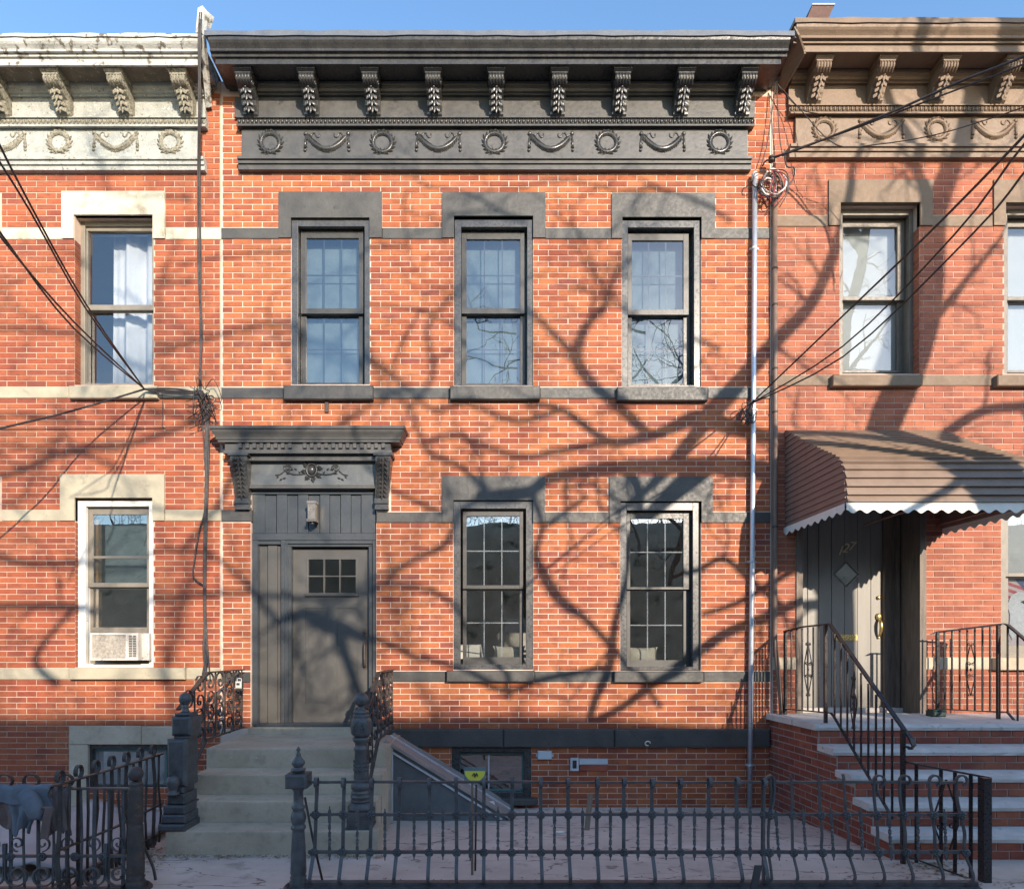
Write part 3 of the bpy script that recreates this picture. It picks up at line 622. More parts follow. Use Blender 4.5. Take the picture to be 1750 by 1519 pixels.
# ---- door hood
def hood():
    z = ZZ
    mb = MB()
    x0, x1 = XX(357, .25), XX(692, .25)
    zt = z(727, .25)
    pr = [(-.02, zt), (.25, zt), (.25, zt-.028), (.235, zt-.035), (.228, zt-.06), (.21, zt-.09), (.20, zt-.115), (.20, zt-.128), (.185, zt-.132), (.185, zt-.155), (-.02, zt-.155)]
    n = len(pr)
    # mitred returns: the same profile walks round the two ends
    v = []
    cx0, cx1 = XX(357+28, .25), XX(692-28, .25)
    for sgn, cx in ((-1, x0), (1, x1)):
        pass
    ring = []
    for d, zz in pr:
        s = .25-d if d > 0 else .25
        ring.append([(x0+s, .02, zz), (x0+s, -d, zz), (x1-s, -d, zz), (x1-s, .02, zz)])
    for k in range(4): v += [r_[k] for r_ in ring]
    f = [(k*n+i, k*n+(i+1) % n, (k+1)*n+(i+1) % n, (k+1)*n+i) for k in range(3) for i in range(n)]
    mb.add(v, f+[tuple(range(n-1, -1, -1)), tuple(3*n+i for i in range(n))])
    a0, a1 = XX(383, .17), XX(667, .17)
    mb.box(a0, a1, -.150, .02, zt-.235, zt-.1555)        # dentil course backing
    mb.box(a0-.012, a1+.012, -.162, .02, zt-.268, zt-.2355)
    mb.box(a0+.03, a1-.03, -.10, .02, zt-.33, zt-.2685)
    hd = mb.build('door_hood', 'dark_stone', H); hd['label'] = 'black bracketed hood above the front door'
    hd.data.materials[0] = M['dark_metal2']
    src = None
    for px in [410.5+12.15*k for k in range(8)]+[521+12.2*k for k in range(12)]:
        x = XX(px, .17)
        if src is None: src = MB().box(x-.018, x+.018, -.178, -.150, zt-.215, zt-.165).build('dentil', 'dark_metal2', hd)
        else: inst(src, (x, -.164, zt-.19), hd)
    # frieze panel + mouldings
    MB().pbox(424, 641, 786, 829, .03, -.1).build('frieze_panel', 'surround2', hd)
    MB().prism([(-.05, z(828, .05)), (.05, z(828, .05)), (.05, z(830, .05)), (.065, z(831, .065)), (.065, z(834, .065)), (.04, z(836, .04)), (-.05, z(836, .04))], XX(427, .05), XX(641, .05)).build('moulding', 'dark_metal2', hd)
    o = MB(); c = Vector((XX(532.5, .04), -.035, z(803, .04)))
    o.ell(c, .042, .035, .055, 10, 6)
    o.tube([c+Vector((.055*math.cos(a), -.004, .07*math.sin(a))) for a in [i*2*math.pi/16 for i in range(17)]], .012, 5, False)
    for i in range(16):
        a = i*2*math.pi/16; o.leaf(c+Vector((.06*math.cos(a), -.002, .075*math.sin(a))), .055 if i % 2 else .075, .04, a+.3*(-1)**i, .02)
    for s in (-1, 1):
        q = c+Vector((s*.10, 0, -.035)); 
        o.tube(smoothp([c+Vector((s*.06, 0, -.04)), c+Vector((s*.16, 0, -.05)), c+Vector((s*.24, 0, -.035)), c+Vector((s*.30, 0, .02)), c+Vector((s*.26, 0, .06)), c+Vector((s*.22, 0, .03)), c+Vector((s*.26, 0, .01))], 3), .008, 5)
        o.tube(spiral(c+Vector((s*.265, 0, .02)), .008, .045, 0, s*1.6, 16, (1, 0, 0), (0, 0, 1)), .008, 5)
        o.tube(smoothp([c+Vector((s*.30, 0, -.01)), c+Vector((s*.35, 0, -.05)), c+Vector((s*.40, 0, -.055))], 3), .008, 5)
        for k in range(7):
            o.leaf(c+Vector((s*(.12+.04*k), -.002, -.045+.05*math.sin(k))), .045, .022, (0 if s > 0 else math.pi)+s*(.9-.3*k), .012)
    o.build('cartouche', 'dark_metal', hd)
    # two long consoles
    for (pt0, pt1, pb0, pb1) in ((391, 420, 402, 425), (641, 667, 641, 663)):
        b = MB(); xa, xb = XX(pt0, .2), XX(pt1, .2); ya, yb2 = XX(pb0, .06), XX(pb1, .06); zt_ = z(779, .16); zb_ = z(852, .05)
        m = .5*(xa+xb); mw = (xb-xa)/2
        def xf(t): return (xa+(ya-xa)*t, xb+(yb2-xb)*t)
        lv = [(0, .17), (.12, .175), (.25, .15), (.4, .12), (.55, .10), (.7, .085), (.85, .075), (1., .06)]
        vv = []
        for t, d in lv:
            p_, q_ = xf(t); zz = zt_+(zb_-zt_)*t; vv += [(p_, .02, zz), (p_, -d, zz), (q_, -d, zz), (q_, .02, zz)]
        ff = [(4*i+j, 4*i+(j+1) % 4, 4*i+4+(j+1) % 4, 4*i+4+j) for i in range(len(lv)-1) for j in range(4)]+[(0, 1, 2, 3), tuple(4*len(lv)-1-j for j in range(4))]
        b.add(vv, ff)
        b.box(xa-.02, xb+.02, -.19, .02, zt_+.001, zt_+.03)
        b.box(ya-.005, yb2+.003, -.075, .02, zb_-.055, zb_-.001); b.box(ya, yb2, -.055, .02, zb_-.09, zb_-.056); b.box(ya-.004, yb2+.004, -.065, .02, zb_-.12, zb_-.091)
        for i in range(9):
            t = .06+i*.105; p_, q_ = xf(t); zz = zt_+(zb_-zt_)*t; d = np.interp(t, [l[0] for l in lv], [l[1] for l in lv])
            for s in (-1, 1):
                b.leaf(((p_+q_)/2+s*(q_-p_)*.05, -d-.006, zz+.02), .085, .045, -math.pi/2+s*.6, .024); b.leaf(((p_+q_)/2+s*(q_-p_)*.28, -d-.002, zz+.015), .06, .035, -math.pi/2+s*.2, .016)
            b.leaf(((p_+q_)/2, -d-.012, zz+.02), .09, .036, -math.pi/2, .022)
        b.build('bracket', 'dark_metal', hd)
M['dark_metal2'] = pm('black_painted_hood', (.055, .053, .050), (.085, .080, .073), 5, .45, 25, .3, .004)
M['surround2'] = pm('blue_black_panel_paint', (.07, .08, .085), (.11, .115, .115), 4, .45, 20, .5, .005)
hood()
# ---- entrance surround, fixed panel and door
en = MB(); dz = -.05
en.pbox(429, 643, 836, 844, -.02, -.2)                 # head
en.pbox(429, 643, 911, 923, -.03, -.2, .004)
en.pbox(429, 440, 923, 1240, -.03, -.2, .004)
en.pbox(480, 486, 923, 1240, -.03, -.2, .003); en.pbox(486, 492, 926, 1240, -.045, -.2, .003); en.pbox(492, 498, 932, 1240, -.065, -.2, .003)
en.pbox(486, 641, 923, 929, -.04, -.2, .003); en.pbox(492, 636, 929, 934, -.06, -.2, .003)
en.pbox(636.5, 643, 923, 1240, -.03, -.2, .004); en.pbox(630, 636.5, 932, 1240, -.06, -.2, .003)
en.pbox(440, 480, 923, 930, -.05, -.2, .003)
ent = en.build('entrance_surround', 'surround', H)
edges = [430, 453, 472.5, 491, 509, 527, 546.5, 563.5, 582, 600, 617, 642]
for i in range(len(edges)-1):
    MB().pbox(edges[i]+.4, edges[i+1]-.4, 844, 911, -.055+(.016 if i % 2 == 0 else 0), -.12, .002).build('board', 'surround', ent)
for a_, b_, dd_ in ((440, 443, -.07), (443, 457, -.10), (457.6, 474, -.085), (474.6, 480, -.10)):
    MB().pbox(a_, b_, 930, 1236, dd_, -.17, .003).build('board', 'door' if a_ > 442 else 'surround', ent)
MB().pbox(437, 645, 1236, 1243, -.01, -.3, .003).build('threshold', 'surround', ent)
lf = MB(); z = ZZ; d0 = -.135
X0, X1, Z1, Z0 = XX(497, d0), XX(631, d0), ZZ(938, d0), ZZ(1235, d0)
gx0, gx1, gz1, gz0 = XX(524, d0), XX(611, d0), ZZ(953, d0), ZZ(1016, d0)
hole = [(gx0, gx1, gz0, gz1), (XX(522, d0), XX(557.5, d0), ZZ(1202.6, d0), ZZ(1039, d0)), (XX(575.7, d0), XX(611, d0), ZZ(1202.6, d0), ZZ(1039, d0))]
dm = grid_wall(hole, X0, X1, Z0, Z1, -d0, -d0+.045)
door = dm.build('front_door', 'door', H); door['label'] = 'charcoal panelled front door with six small panes'
for hh in hole[1:]: MB().box(hh[0], hh[1], -d0+.008, -d0+.04, hh[2], hh[3]).build('panel', 'door', door)
MB().ring(gx0, gx1, gz0, gz1, -d0-.008, -d0+.02, .02, .02, .02, .02).build('glazing_frame', 'door', door, bevel=.002)
MB().pbox(521, 612, 1014.5, 1018.5, d0+.03, d0, .003).build('shelf', 'door', door)
for i in range(3):
    for j in range(2):
        a_ = gx0+.02+(gx1-gx0-.04)*i/3; b_ = gx0+.02+(gx1-gx0-.04)*(i+1)/3; c_ = gz0+.02+(gz1-gz0-.04)*j/2; e_ = gz0+.02+(gz1-gz0-.04)*(j+1)/2
        MB().box(a_+.001, b_-.001, -d0+.012, -d0+.018, c_+.001, e_-.001).build('pane', 'glass_dark', door)
for i in (1, 2):
    a_ = gx0+.02+(gx1-gx0-.04)*i/3; MB().box(a_-.007, a_+.007, -d0-.006, -d0+.011, gz0+.02, gz1-.02).build('muntin', 'door', door)
a_ = (gz0+gz1)/2; MB().box(gx0+.02, gx1-.02, -d0-.0055, -d0+.0105, a_-.007, a_+.007).build('muntin', 'door', door)
hd_ = MB(); x = XX(624.5, d0)
hd_.box(x-.028, x+.028, -d0-.012, -d0, ZZ(1087, d0), ZZ(1074, d0)); hd_.box(x-.02, x+.02, -d0-.01, -d0, ZZ(1143, d0), ZZ(1095, d0))
hd_.tube(smoothp([(x, -d0-.01, ZZ(1099, d0)), (x, -d0-.055, ZZ(1102, d0)), (x, -d0-.06, ZZ(1118, d0)), (x, -d0-.055, ZZ(1136, d0)), (x, -d0-.01, ZZ(1139, d0))], 3), .011, 6)
hd_.ell((x, -d0-.018, ZZ(1080, d0)), .016, .01, .016)
hd_.build('handle', 'rust_iron', door)
lm = MB(); x = XX(536, .03); 
lamp = thing('wall_lamp', 'square bronze wall lamp on the boards above the charcoal front door', 'lamp', (x, .05, ZZ(876, .03)))
MB().box(x-.035, x+.035, -.03, .04, ZZ(893, .0), ZZ(860, 0)).build('back_plate', 'steel', lamp)
MB().box(x-.05, x+.05, -.12, -.031, ZZ(861, .08), ZZ(857, .08)).build('cap', 'steel', lamp)
MB().box(x-.042, x+.042, -.112, -.0305, ZZ(887, .08), ZZ(861.5, .08)).build('lamp_shade', 'steel', lamp)
MB().ring(x-.052, x+.052, ZZ(892, .08), ZZ(887.5, .08), -.125, -.031, .01, .01, .008, .008).build('cap', 'steel', lamp)
MB().box(x-.046, x+.046, -.118, -.031, ZZ(890, .08), ZZ(888.5, .08)).build('lamp_base', 'steel', lamp)
MB().lathe((x, -.075, ZZ(897, .08)), [(.012, 0), (.022, .01), (.024, .03)], 10).build('bulb', 'dark_metal', lamp)
# ================================================================= left house
OPL = [(128, 262.5, 369, 658), (129, 262, 851, 1140), (150, 290, 1272, 1345), (-152, -17, 369, 658), (-152, -17, 851, 1140)]
L0, L1 = -300, 377.5
HL, Wl = house('brick_house', 'left brick row house with weathered cream cornice and cream lintels', L0, L1, 140, OPL, 'mortar_l', 8.03)
cs = 'cream_stone'; cb = 'cream_stone_b'
stl = [(107, 283, 329, 409), (-173, 3, 329, 409), (L0, 378, 389, 409), (L0, 378, 661, 680), (104.5, 282, 811, 890), (-175, 3, 811, 890), (L0, 378, 871, 890), (L0, 378, 1141, 1161), (118, 315, 1240, 1272), (118, 150, 1240, 1380)]
lay_bricks(Wl, 'brick_l', -70, 376.3, [(160, 290, 13), (290, 389, 10), (409, 661, 26), (680, 871, 20), (890, 1141, 26), (1161, 1240, 8), (1240, 1384, 15)],
           OPL+stl+[(L0, 340, 150, 290)], phase=12, near=(200, 1100))
rv = MB(); reveal_bricks(rv, 128, .0, .09, 410, 658, 1); reveal_bricks(rv, 129, .0, .05, 892, 1140, 1); tag(rv.build('reveal_brickwork', 'brick_l', Wl), kind='stuff')
for a_, b_ in ((L0, -173), (3, 107), (283, 377.5)): stone(HL, 'stone_band', cs, a_, b_, 389.5, 409, .014)
for a_, b_ in ((L0, 117), (268, 377)): stone(HL, 'stone_band', cb, a_, b_, 661, 680, .014)
for a_, b_ in ((L0, -175), (3, 104), (282, 377)): stone(HL, 'stone_band', cb, a_, b_, 871, 890, .014)
for a_, b_ in ((L0, 117), (316, 377)): stone(HL, 'stone_band', cb, a_, b_, 1142, 1161, .016)
stone(HL, 'basement_lintel', 'step', 118, 241, 1240, 1272, .02); stone(HL, 'basement_lintel', 'step', 241.6, 316, 1242, 1272, .02); stone(HL, 'basement_jamb', 'step', 118, 150, 1272.5, 1384, .018)
def lwin_u(dx):
    w_ = window(HL, (137+dx, 268+dx, 378, 659), (8, 6, 8, 4), -.10, (145+dx, 264+dx, 386, 658), (149+dx, 260+dx, 395, 655), (521, 533), [], 0, -.13, cm='bronze_frame', sm='bronze_frame', gm='glass')
    lintel(w_, (107+dx, 283+dx), 329, 369, 409, (127.5+dx, 262.5+dx), cs)
    MB().pbox(117+dx, 268+dx, 659, 680, .07, -.25, .008).build('sill', cb, w_)
    return w_
def lwin_l(dx):
    w_ = window(HL, (129+dx, 262.5+dx, 856, 1140), (17, 8, 9, 6), -.04, (147+dx, 257+dx, 866, 1134), (158+dx, 251+dx, 879, 1072), (996, 1006), [], 0, -.10, cm='white_paint', sm='bronze_frame', gm='glass_clear')
    lintel(w_, (104.5+dx, 282+dx), 811, 851, 890, (129+dx, 262+dx), cb)
    MB().pbox(117+dx, 315+dx, 1141, 1161, .07, -.25, .008).build('sill', cb, w_)
    MB().pbox(147+dx, 256+dx, 950, 954, -.105, -.125).build('screen_rail', 'bronze_frame', w_)
    MB().pbox(157+dx, 168+dx, 880, 1078, -.20, -.26).build('inner_jamb', 'tan_wood', w_)
    MB().box(XX(167+dx, -.2), XX(262+dx, -.2), .34, .35, ZZ(996, -.2), ZZ(893, -.2)).build('window_shade', 'shade', w_)
    return w_
lwin_u(0); lwin_l(0)
bw = MB().ring(XX(150), XX(292), ZZ(1350), ZZ(1272), .02, .1, .04, .04, .05, .05).build('basement_window', 'dark_metal', HL)
MB().ring(XX(159, -.06), XX(285, -.06), ZZ(1345, -.06), ZZ(1278, -.06), .06, .1, .02, .02, .035, .02).build('sash', 'teal', bw)
sc = MB()
xa, xb, za, zb = XX(162, -.1), XX(283, -.1), ZZ(1342, -.1), ZZ(1282, -.1)
for i in range(60): sc.box(xa+(xb-xa)*i/60, xa+(xb-xa)*i/60+.003, .088, .09, za, zb)
for i in range(32): sc.box(xa, xb, .0905, .0925, za+(zb-za)*i/32, za+(zb-za)*i/32+.003)
tag(sc.build('mesh_grille', 'zinc', bw), kind='stuff')
MB().box(xa, xb, .12, .125, za, zb).build('pane', 'glass_clear', bw)
cornice(HL, 'white_metal', 'lumpy_flake', dict(y=dict(top=57, top2=62, c0=66, c1=90, f1=92, f2=97, g1=99, g2=112, u1=175, e0=200, e1=216, p0=219, p1=267, q1=275, q2=284, q3=291),
        crown=(-290, 339.5), fascia=(-285, 338), frieze=(-280, 339), br=[79-110*k for k in range(3)][::-1]+[189, 299], brb=198, orn=242, wr=[-92, 100, 290], ga=[5, 197], edge=(-290, 340), flash='white_metal', fm='grey_flake', sof='soffit_dirt'),
        label='peeling cream and grey pressed metal cornice')
# torn flashing standing up at the party wall
tf = MB(); tf.poly([W(334, 56, .45), W(338, 14, .45), W(346, 10, .45), W(349, 18, .45), W(344, 56, .45)], None, (.02, .05, 0))
tf.poly([W(344, 40, .40), W(348, 16, .40), W(357, 22, .40), W(350, 44, .40)], None, (.03, .06, .01)); tf.build('torn_flashing', 'white_metal', HL)
MB().poly([W(340, 60, .44), W(347, 60, .44), W(358, 182, .05), W(352, 184, .05), W(345, 110, .3)], None, (.03, 0, 0)).build('cornice_end_plate', 'white_metal', HL)

# ================================================================= right house
OPR = [(1435, 1571, 348, 639), (1716, 1852, 348, 639), (1363, 1578, 850, 1222), (1711, 1846, 838, 1124)]
R0, R1 = 1319, 2150
HR, Wr = house('brick_house', 'right brick row house with brown cornice, brown lintels and awning over its door', R0, R1, 117, OPR, 'mortar_r', 8.18)
bs = 'brown_stone'
strr = [(1415, 1592, 309, 387), (1697, 1874, 309, 387), (R0, R1, 368, 387), (R0, R1, 641, 659), (R0, 1362, 1123, 1144), (1579, R1, 1123, 1144), (R0, 1363, 855, 875)]
lay_bricks(Wr, 'brick_r', 1320.5, 1830, [(150, 268, 12), (268, 368, 10), (387, 641, 26), (659, 858, 20), (858, 1123, 27), (1144, 1232, 9)],
           OPR+strr[:-1]+[(1360, R1, 150, 268)], phase=1326, near=(1500, 1100))
rv = MB(); reveal_bricks(rv, 1571, .0, .10, 388, 639, -1); tag(rv.build('reveal_brickwork', 'brick_r', Wr), kind='stuff')
for a_, b_ in ((R0+1, 1415), (1592, 1697), (1874, R1)): stone(HR, 'stone_band', bs, a_, b_, 368, 387, .014)
for a_, b_ in ((R0+1, 1424), (1576, 1705)): stone(HR, 'stone_band', bs, a_, b_, 641, 659, .014)
stone(HR, 'stone_band', 'step', R0+1, 1362, 1123, 1144, .014); stone(HR, 'stone_band', 'step', 1579.5, 1703, 1123, 1144, .016)
def rwin(dx, lower=False):
    if not lower:
        w_ = window(HR, (1434+dx, 1572+dx, 352, 641), (6, 18, 16, 3), -.10, (1437+dx, 1546+dx, 366, 637), (1441+dx, 1534+dx, 388, 633), (507, 516), [], 0, -.19, cm='brown_frame', sm='brown_frame', gm='glass')
        lintel(w_, (1415+dx, 1592+dx), 309, 348, 387, (1435+dx, 1571+dx), bs)
        MB().pbox(1424+dx, 1576+dx, 640, 659, .08, -.25, .008).build('sill', bs, w_)
        b = MB(); x0, x1 = XX(1438+dx, -.3), XX(1538+dx, -.3); zt, zb = ZZ(384, -.3), ZZ(634, -.3)
        n = 76
        for i in range(n):
            zc = zt-(zt-zb)*(i+.5)/n; b.poly([(x0, .30, zc+.010), (x0, .312, zc-.010), (x0, .3135, zc-.009), (x0, .3015, zc+.011)], None, (x1-x0, 0, 0))
        tag(b.build('window_blind', 'blind', w_), kind='stuff')
        MB().box(x0, x1, .33, .335, zb, zt).build('blind_backing', 'blind', w_)
    else:
        w_ = window(HR, (1710, 1847, 842, 1126), (9, 9, 9, 10), -.04, (1718, 1838, 852, 1118), (1723, 1832, 862, 1103), (979, 988), [], 0, -.10, cm='bronze_frame', sm='bronze_frame', gm='glass_clear')
        MB().pbox(1703, 1860, 1124, 1145, .08, -.25, .008).build('sill', 'step', w_)
        lintel(w_, (1690, 1866), 800, 838, 875, (1711, 1846), bs)
        x0, x1 = XX(1716, -.2), XX(1835, -.2); b = MB()
        for i in range(34):
            zc = ZZ(862+118*(i+.5)/34, -.25); b.poly([(x0, .25, zc+.010), (x0, .262, zc-.010), (x0, .2635, zc-.009), (x0, .2515, zc+.011)], None, (x1-x0, 0, 0))
        tag(b.build('window_blind', 'blind', w_), kind='stuff'); MB().box(x0, x1, .28, .285, ZZ(980, -.25), ZZ(862, -.25)).build('blind_backing', 'blind', w_)
    return w_
rwin(0); rwin(281.5); rwin(0, True)
cornice(HR, 'brown_metal', 'brown_metal', dict(y=dict(top=30, top2=38, c0=42, c1=67, f1=69, f2=74, g1=76, g2=89, u1=152, e0=179, e1=194, p0=197, p1=245, q1=253, q2=261, q3=269),
        crown=(1361, 2190), fascia=(1374, 2180), frieze=(1360, 2150), br=[1413.5+109.3*k for k in range(6)], brb=174, orn=221, wr=[1409, 1602, 1795], ga=[1507, 1700], edge=(1359, 2190), flash='brown_metal'),
        label='brown painted pressed metal cornice with scroll brackets')
MB().poly([W(1376, 40, .40), W(1413, 40, .40), W(1426, 8, .40), W(1389, 8, .40)], None, (0, .30, .0)).build('coping_box', 'coping', HR)
MB().poly([W(1388, 8.2, .41), W(1427, 8.2, .41), W(1427, 6.2, .41), W(1389, 6.2, .41)], None, (0, .33, .0)).build('coping_cap', 'zinc', HR)
MB().poly([W(1357, 46, .45), W(1364, 60, .44), W(1374, 88, .36), W(1374, 92, .36), W(1336, 158, .03), W(1330, 150, .03), W(1336, 120, .15)], None, (.02, 0, 0)).build('cornice_end_plate', 'brown_metal', HR)
# door recess
dr = MB(); dd_ = -.40
dr.box(XX(1363), XX(1363)+.03, .005, .44, ZZ(1222), ZZ(850)); dr.box(XX(1578)-.03, XX(1578), .005, .44, ZZ(1222), ZZ(850)); dr.box(XX(1363)+.03, XX(1578)-.03, .005, .44, ZZ(850)-.03, ZZ(850))
dr.box(XX(1363)-.02, XX(1363)+.05, -.02, .004, ZZ(1222), ZZ(850)); dr.box(XX(1578)-.05, XX(1578)+.02, -.02, .004, ZZ(1222), ZZ(850))
rs = dr.build('door_recess', 'rjamb', HR)
x1_ = XX(1508, dd_); x2_ = XX(1578)-.03
for a_, b_, c_ in ((x1_, x1_+.05, .36), (x1_+.052, x1_+.12, .38), (x1_+.122, x1_+.16, .33), (x1_+.162, x2_, .40)):
    MB().box(a_, b_, c_, .44, ZZ(1222), ZZ(850)-.03).build('jamb_board', 'rjamb', rs)
MB().box(XX(1363)+.03, x2_, .30, .60, ZZ(1222)-.02, ZZ(1222)+.05).build('threshold', 'slab', rs)
rd = MB(); X0, X1, Z0, Z1 = XX(1363)+.032, x1_, ZZ(1214, dd_), ZZ(868, dd_)
cx, cz, hs = XX(1447.5, dd_), ZZ(981, dd_), .145
rdo = MB().box(X0, X1, .425, .44, Z0, Z1).build('front_door', 'rdoor', HR); rdo['label'] = 'taupe board door with diamond window and brass knocker handle'
ed = [X0]+[XX(p, dd_) for p in (1380.5, 1399.5, 1421.5, 1443.5, 1466, 1488.5)]+[X1]
for i in range(len(ed)-1):
    a_, b_ = ed[i]+.003, ed[i+1]-.003                    # boards are cut round the diamond
    def half(x): return max(0, hs-abs(x-cx))
    if abs((a_+b_)/2-cx) < hs+.06 and (half(a_) > 0 or half(b_) > 0):
        xs = sorted({a_, b_}|({cx} if a_ < cx < b_ else set())|{v for v in (cx-hs, cx+hs) if a_ < v < b_})
        up = [Vector((x, .405, cz+half(x))) for x in xs]; lo = [Vector((x, .405, cz-half(x))) for x in xs]
        m = MB(); m.poly([Vector((a_, .405, Z1)), *up, Vector((b_, .405, Z1))], None, (0, .019, 0)); m.poly([Vector((a_, .405, Z0)), *lo, Vector((b_, .405, Z0))], None, (0, .019, 0)); m.build('board', 'rdoor', rdo)
    else: MB().bev(a_, b_, .405, .424, Z0, Z1, .003).build('board', 'rdoor', rdo)
MB().poly([Vector((cx-hs, .414, cz)), Vector((cx, .414, cz-hs)), Vector((cx+hs, .414, cz)), Vector((cx, .414, cz+hs))], None, (0, .006, 0)).build('pane', 'glass_clear', rdo)
fr = MB()
for k in range(4):
    a_ = k*math.pi/2; p = Vector((cx+hs*math.cos(a_), .402, cz+hs*math.sin(a_))); q = Vector((cx+hs*math.cos(a_+math.pi/2), .402, cz+hs*math.sin(a_+math.pi/2)))
    fr.strap([p, q], (0, 1, 0), .015, .012)
fr.build('diamond_frame', 'rdoor', rdo)
kn = MB(); x = XX(1501, dd_)
kn.ell((x, .39, ZZ(1021, dd_)), .022, .016, .024, 10, 6); kn.build('lock', 'brass', rdo)
kn = MB(); zt = ZZ(1070, dd_)
kn.ell((x, .39, zt+.11), .034, .02, .045, 10, 6); kn.tube(smoothp([(x, .385, zt+.08), (x, .35, zt+.04), (x, .345, zt-.03), (x, .37, zt-.10), (x, .39, zt-.12)], 3), [.016, .016, .018, .02, .021, .02, .02, .018, .016, .014, .012, .011, .012], 8); kn.ell((x, .39, zt-.13), .016, .012, .016); kn.build('handle', 'brass', rdo)
MB().box(XX(1424, dd_), XX(1465, dd_), .393, .405, ZZ(1094, dd_), ZZ(1084, dd_)).box(XX(1427, dd_), XX(1462, dd_), .388, .3925, ZZ(1092, dd_), ZZ(1087, dd_)).build('mail_slot', 'brass', rdo)
for ch, px, py, rot in (('1', 1435.5, 941, -.12), ('2', 1444.5, 937, -.1), ('7', 1454.5, 934, -.1)):
    cu = bpy.data.curves.new('numeral', 'FONT'); cu.body = ch; cu.size = .155; cu.extrude = .003; cu.align_x = 'CENTER'; cu.align_y = 'CENTER'; cu.shear = .25
    to = bpy.data.objects.new('tmp', cu); C.objects.link(to); bpy.context.view_layer.update()
    me = bpy.data.meshes.new_from_object(to.evaluated_get(bpy.context.evaluated_depsgraph_get())); bpy.data.objects.remove(to)
    me.materials.clear(); me.materials.append(M['numeral']); o = bpy.data.objects.new('numeral', me); C.objects.link(o); o.parent = rdo
    p = W(px, py, dd_); o.location = Vector((p.x, .400, p.z))-wl(rdo); o.rotation_euler = (R(90), -rot, 0); o['label'] = 'brass house number digit '+ch

# ================================================================= awning
aw = thing('door_awning', 'brown ribbed metal awning with white scalloped edge over the right house door', 'awning', (XX(1475), 0, 3.4))
AX0, AX1 = XX(1342), XX(1605)+.02
prof = [(0, 2.355), (.25, 2.205), (.486, 2.06), (.80, 1.885), (1.02, 1.765), (1.10, 1.71), (1.16, 1.64), (1.19, 1.55), (1.205, 1.42), (1.215, 1.285)]
prof = [(d, z_+EYE) for d, z_ in prof]
seg = [0]
for i in range(1, len(prof)): seg.append(seg[-1]+math.dist(prof[i], prof[i-1]))
def pf(s):
    s = max(0, min(s, seg[-1])); return np.interp(s, seg, [p[0] for p in prof]), np.interp(s, seg, [p[1] for p in prof])
NS = 22; src = None
for i in range(NS):
    s0, s1 = seg[-1]*i/NS, seg[-1]*(i+1)/NS+.012
    (d0, z0), (d1, z1) = pf(s0), pf(min(s1, seg[-1])); tn = Vector((0, -(d1-d0), z1-z0)).normalized(); nn = Vector((0, tn.z, -tn.y)); nn = nn if nn.y < 0 or nn.z > 0 else -nn
    a_ = Vector((0, -d0, z0))+nn*.001; LP = .011+.024*(i/NS)**1.5; b_ = Vector((0, -d1, z1))+nn*LP
    m = MB(); x0, x1 = AX0, AX1
    P_ = [a_, b_, b_-nn*LP*.9, a_-nn*.004]
    m.prism([(-p.y, p.z) for p in P_], x0, x1); m.build('slat', 'awning', aw)
def side(x, t):
    zb_, i = EYE+1.265, 0
    n = 17; 
    for k in range(n):                                    # flat side slats, clipped by the curved roof profile
        z0 = zb_+(EYE+2.33-zb_)*k/n; z1 = zb_+(EYE+2.33-zb_)*(k+1)/n
        dz0 = np.interp(-z0, [-p[1] for p in prof], [p[0] for p in prof]); dz1 = np.interp(-z1, [-p[1] for p in prof], [p[0] for p in prof])
        m = MB(); m.add([(x-t*.011, 0, z0), (x-t*.011, -dz0, z0), (x, -dz1, z1), (x, 0, z1), (x+t*.008, 0, z0), (x+t*.008, -dz0, z0), (x+t*.008, -dz1, z1), (x+t*.008, 0, z1)],
              [(0, 1, 2, 3), (7, 6, 5, 4), (0, 4, 5, 1), (1, 5, 6, 2), (2, 6, 7, 3), (3, 7, 4, 0)]); m.build('side_slat', 'awning_side', aw)
side(AX0, 1); side(AX1, -1)
def scallop(p0, p1, zt, h, n, nrm, name='valance'):
    p0, p1 = Vector(p0), Vector(p1); pts = [p0+Vector((0, 0, zt)), p1+Vector((0, 0, zt))]
    k = n*8; m = MB(); v = []
    for i in range(k+1):
        q = p0+(p1-p0)*i/k; zz = zt-h+.016*math.cos(2*math.pi*i/8); v += [q+Vector((0, 0, zt)), q+Vector((0, 0, zz))]
    o = len(v); v += [p+Vector(nrm)*.004 for p in v]
    f = [(2*i, 2*i+1, 2*i+3, 2*i+2) for i in range(k)]+[(o+2*i, o+2*i+2, o+2*i+3, o+2*i+1) for i in range(k)]+[(2*i+1, o+2*i+1, o+2*i+3, 2*i+3) for i in range(k)]+[(2*i, 2*i+2, o+2*i+2, o+2*i) for i in range(k)]
    m.add(v, f); m.build(name, 'white_paint', aw)
zt = prof[-1][1]+.003
scallop((AX0-.006, -1.225, 0), (AX1+.006, -1.225, 0), zt, .085, 14, (0, -1, 0)); scallop((AX0-.016, 0, 0), (AX0-.016, -1.22, 0), zt-.01, .075, 9, (-1, 0, 0)); scallop((AX1+.012, 0, 0), (AX1+.012, -1.22, 0), zt-.01, .075, 9, (1, 0, 0))
fr = MB(); 
for x in (AX0+.04, AX1-.05, (AX0+AX1)/2):
    fr.tube([(x, 0, prof[0][1]-.06)]+[(x, -d*.97, z_-.05) for d, z_ in prof[1:]], .011, 6); fr.tube([(x, -.01, zt+.02), (x, -1.18, zt+.02)], .011, 6)
fr.tube([(AX0, -1.19, zt+.02), (AX1, -1.19, zt+.02)], .011, 6); fr.build('awning_frame', 'awning_side', aw)

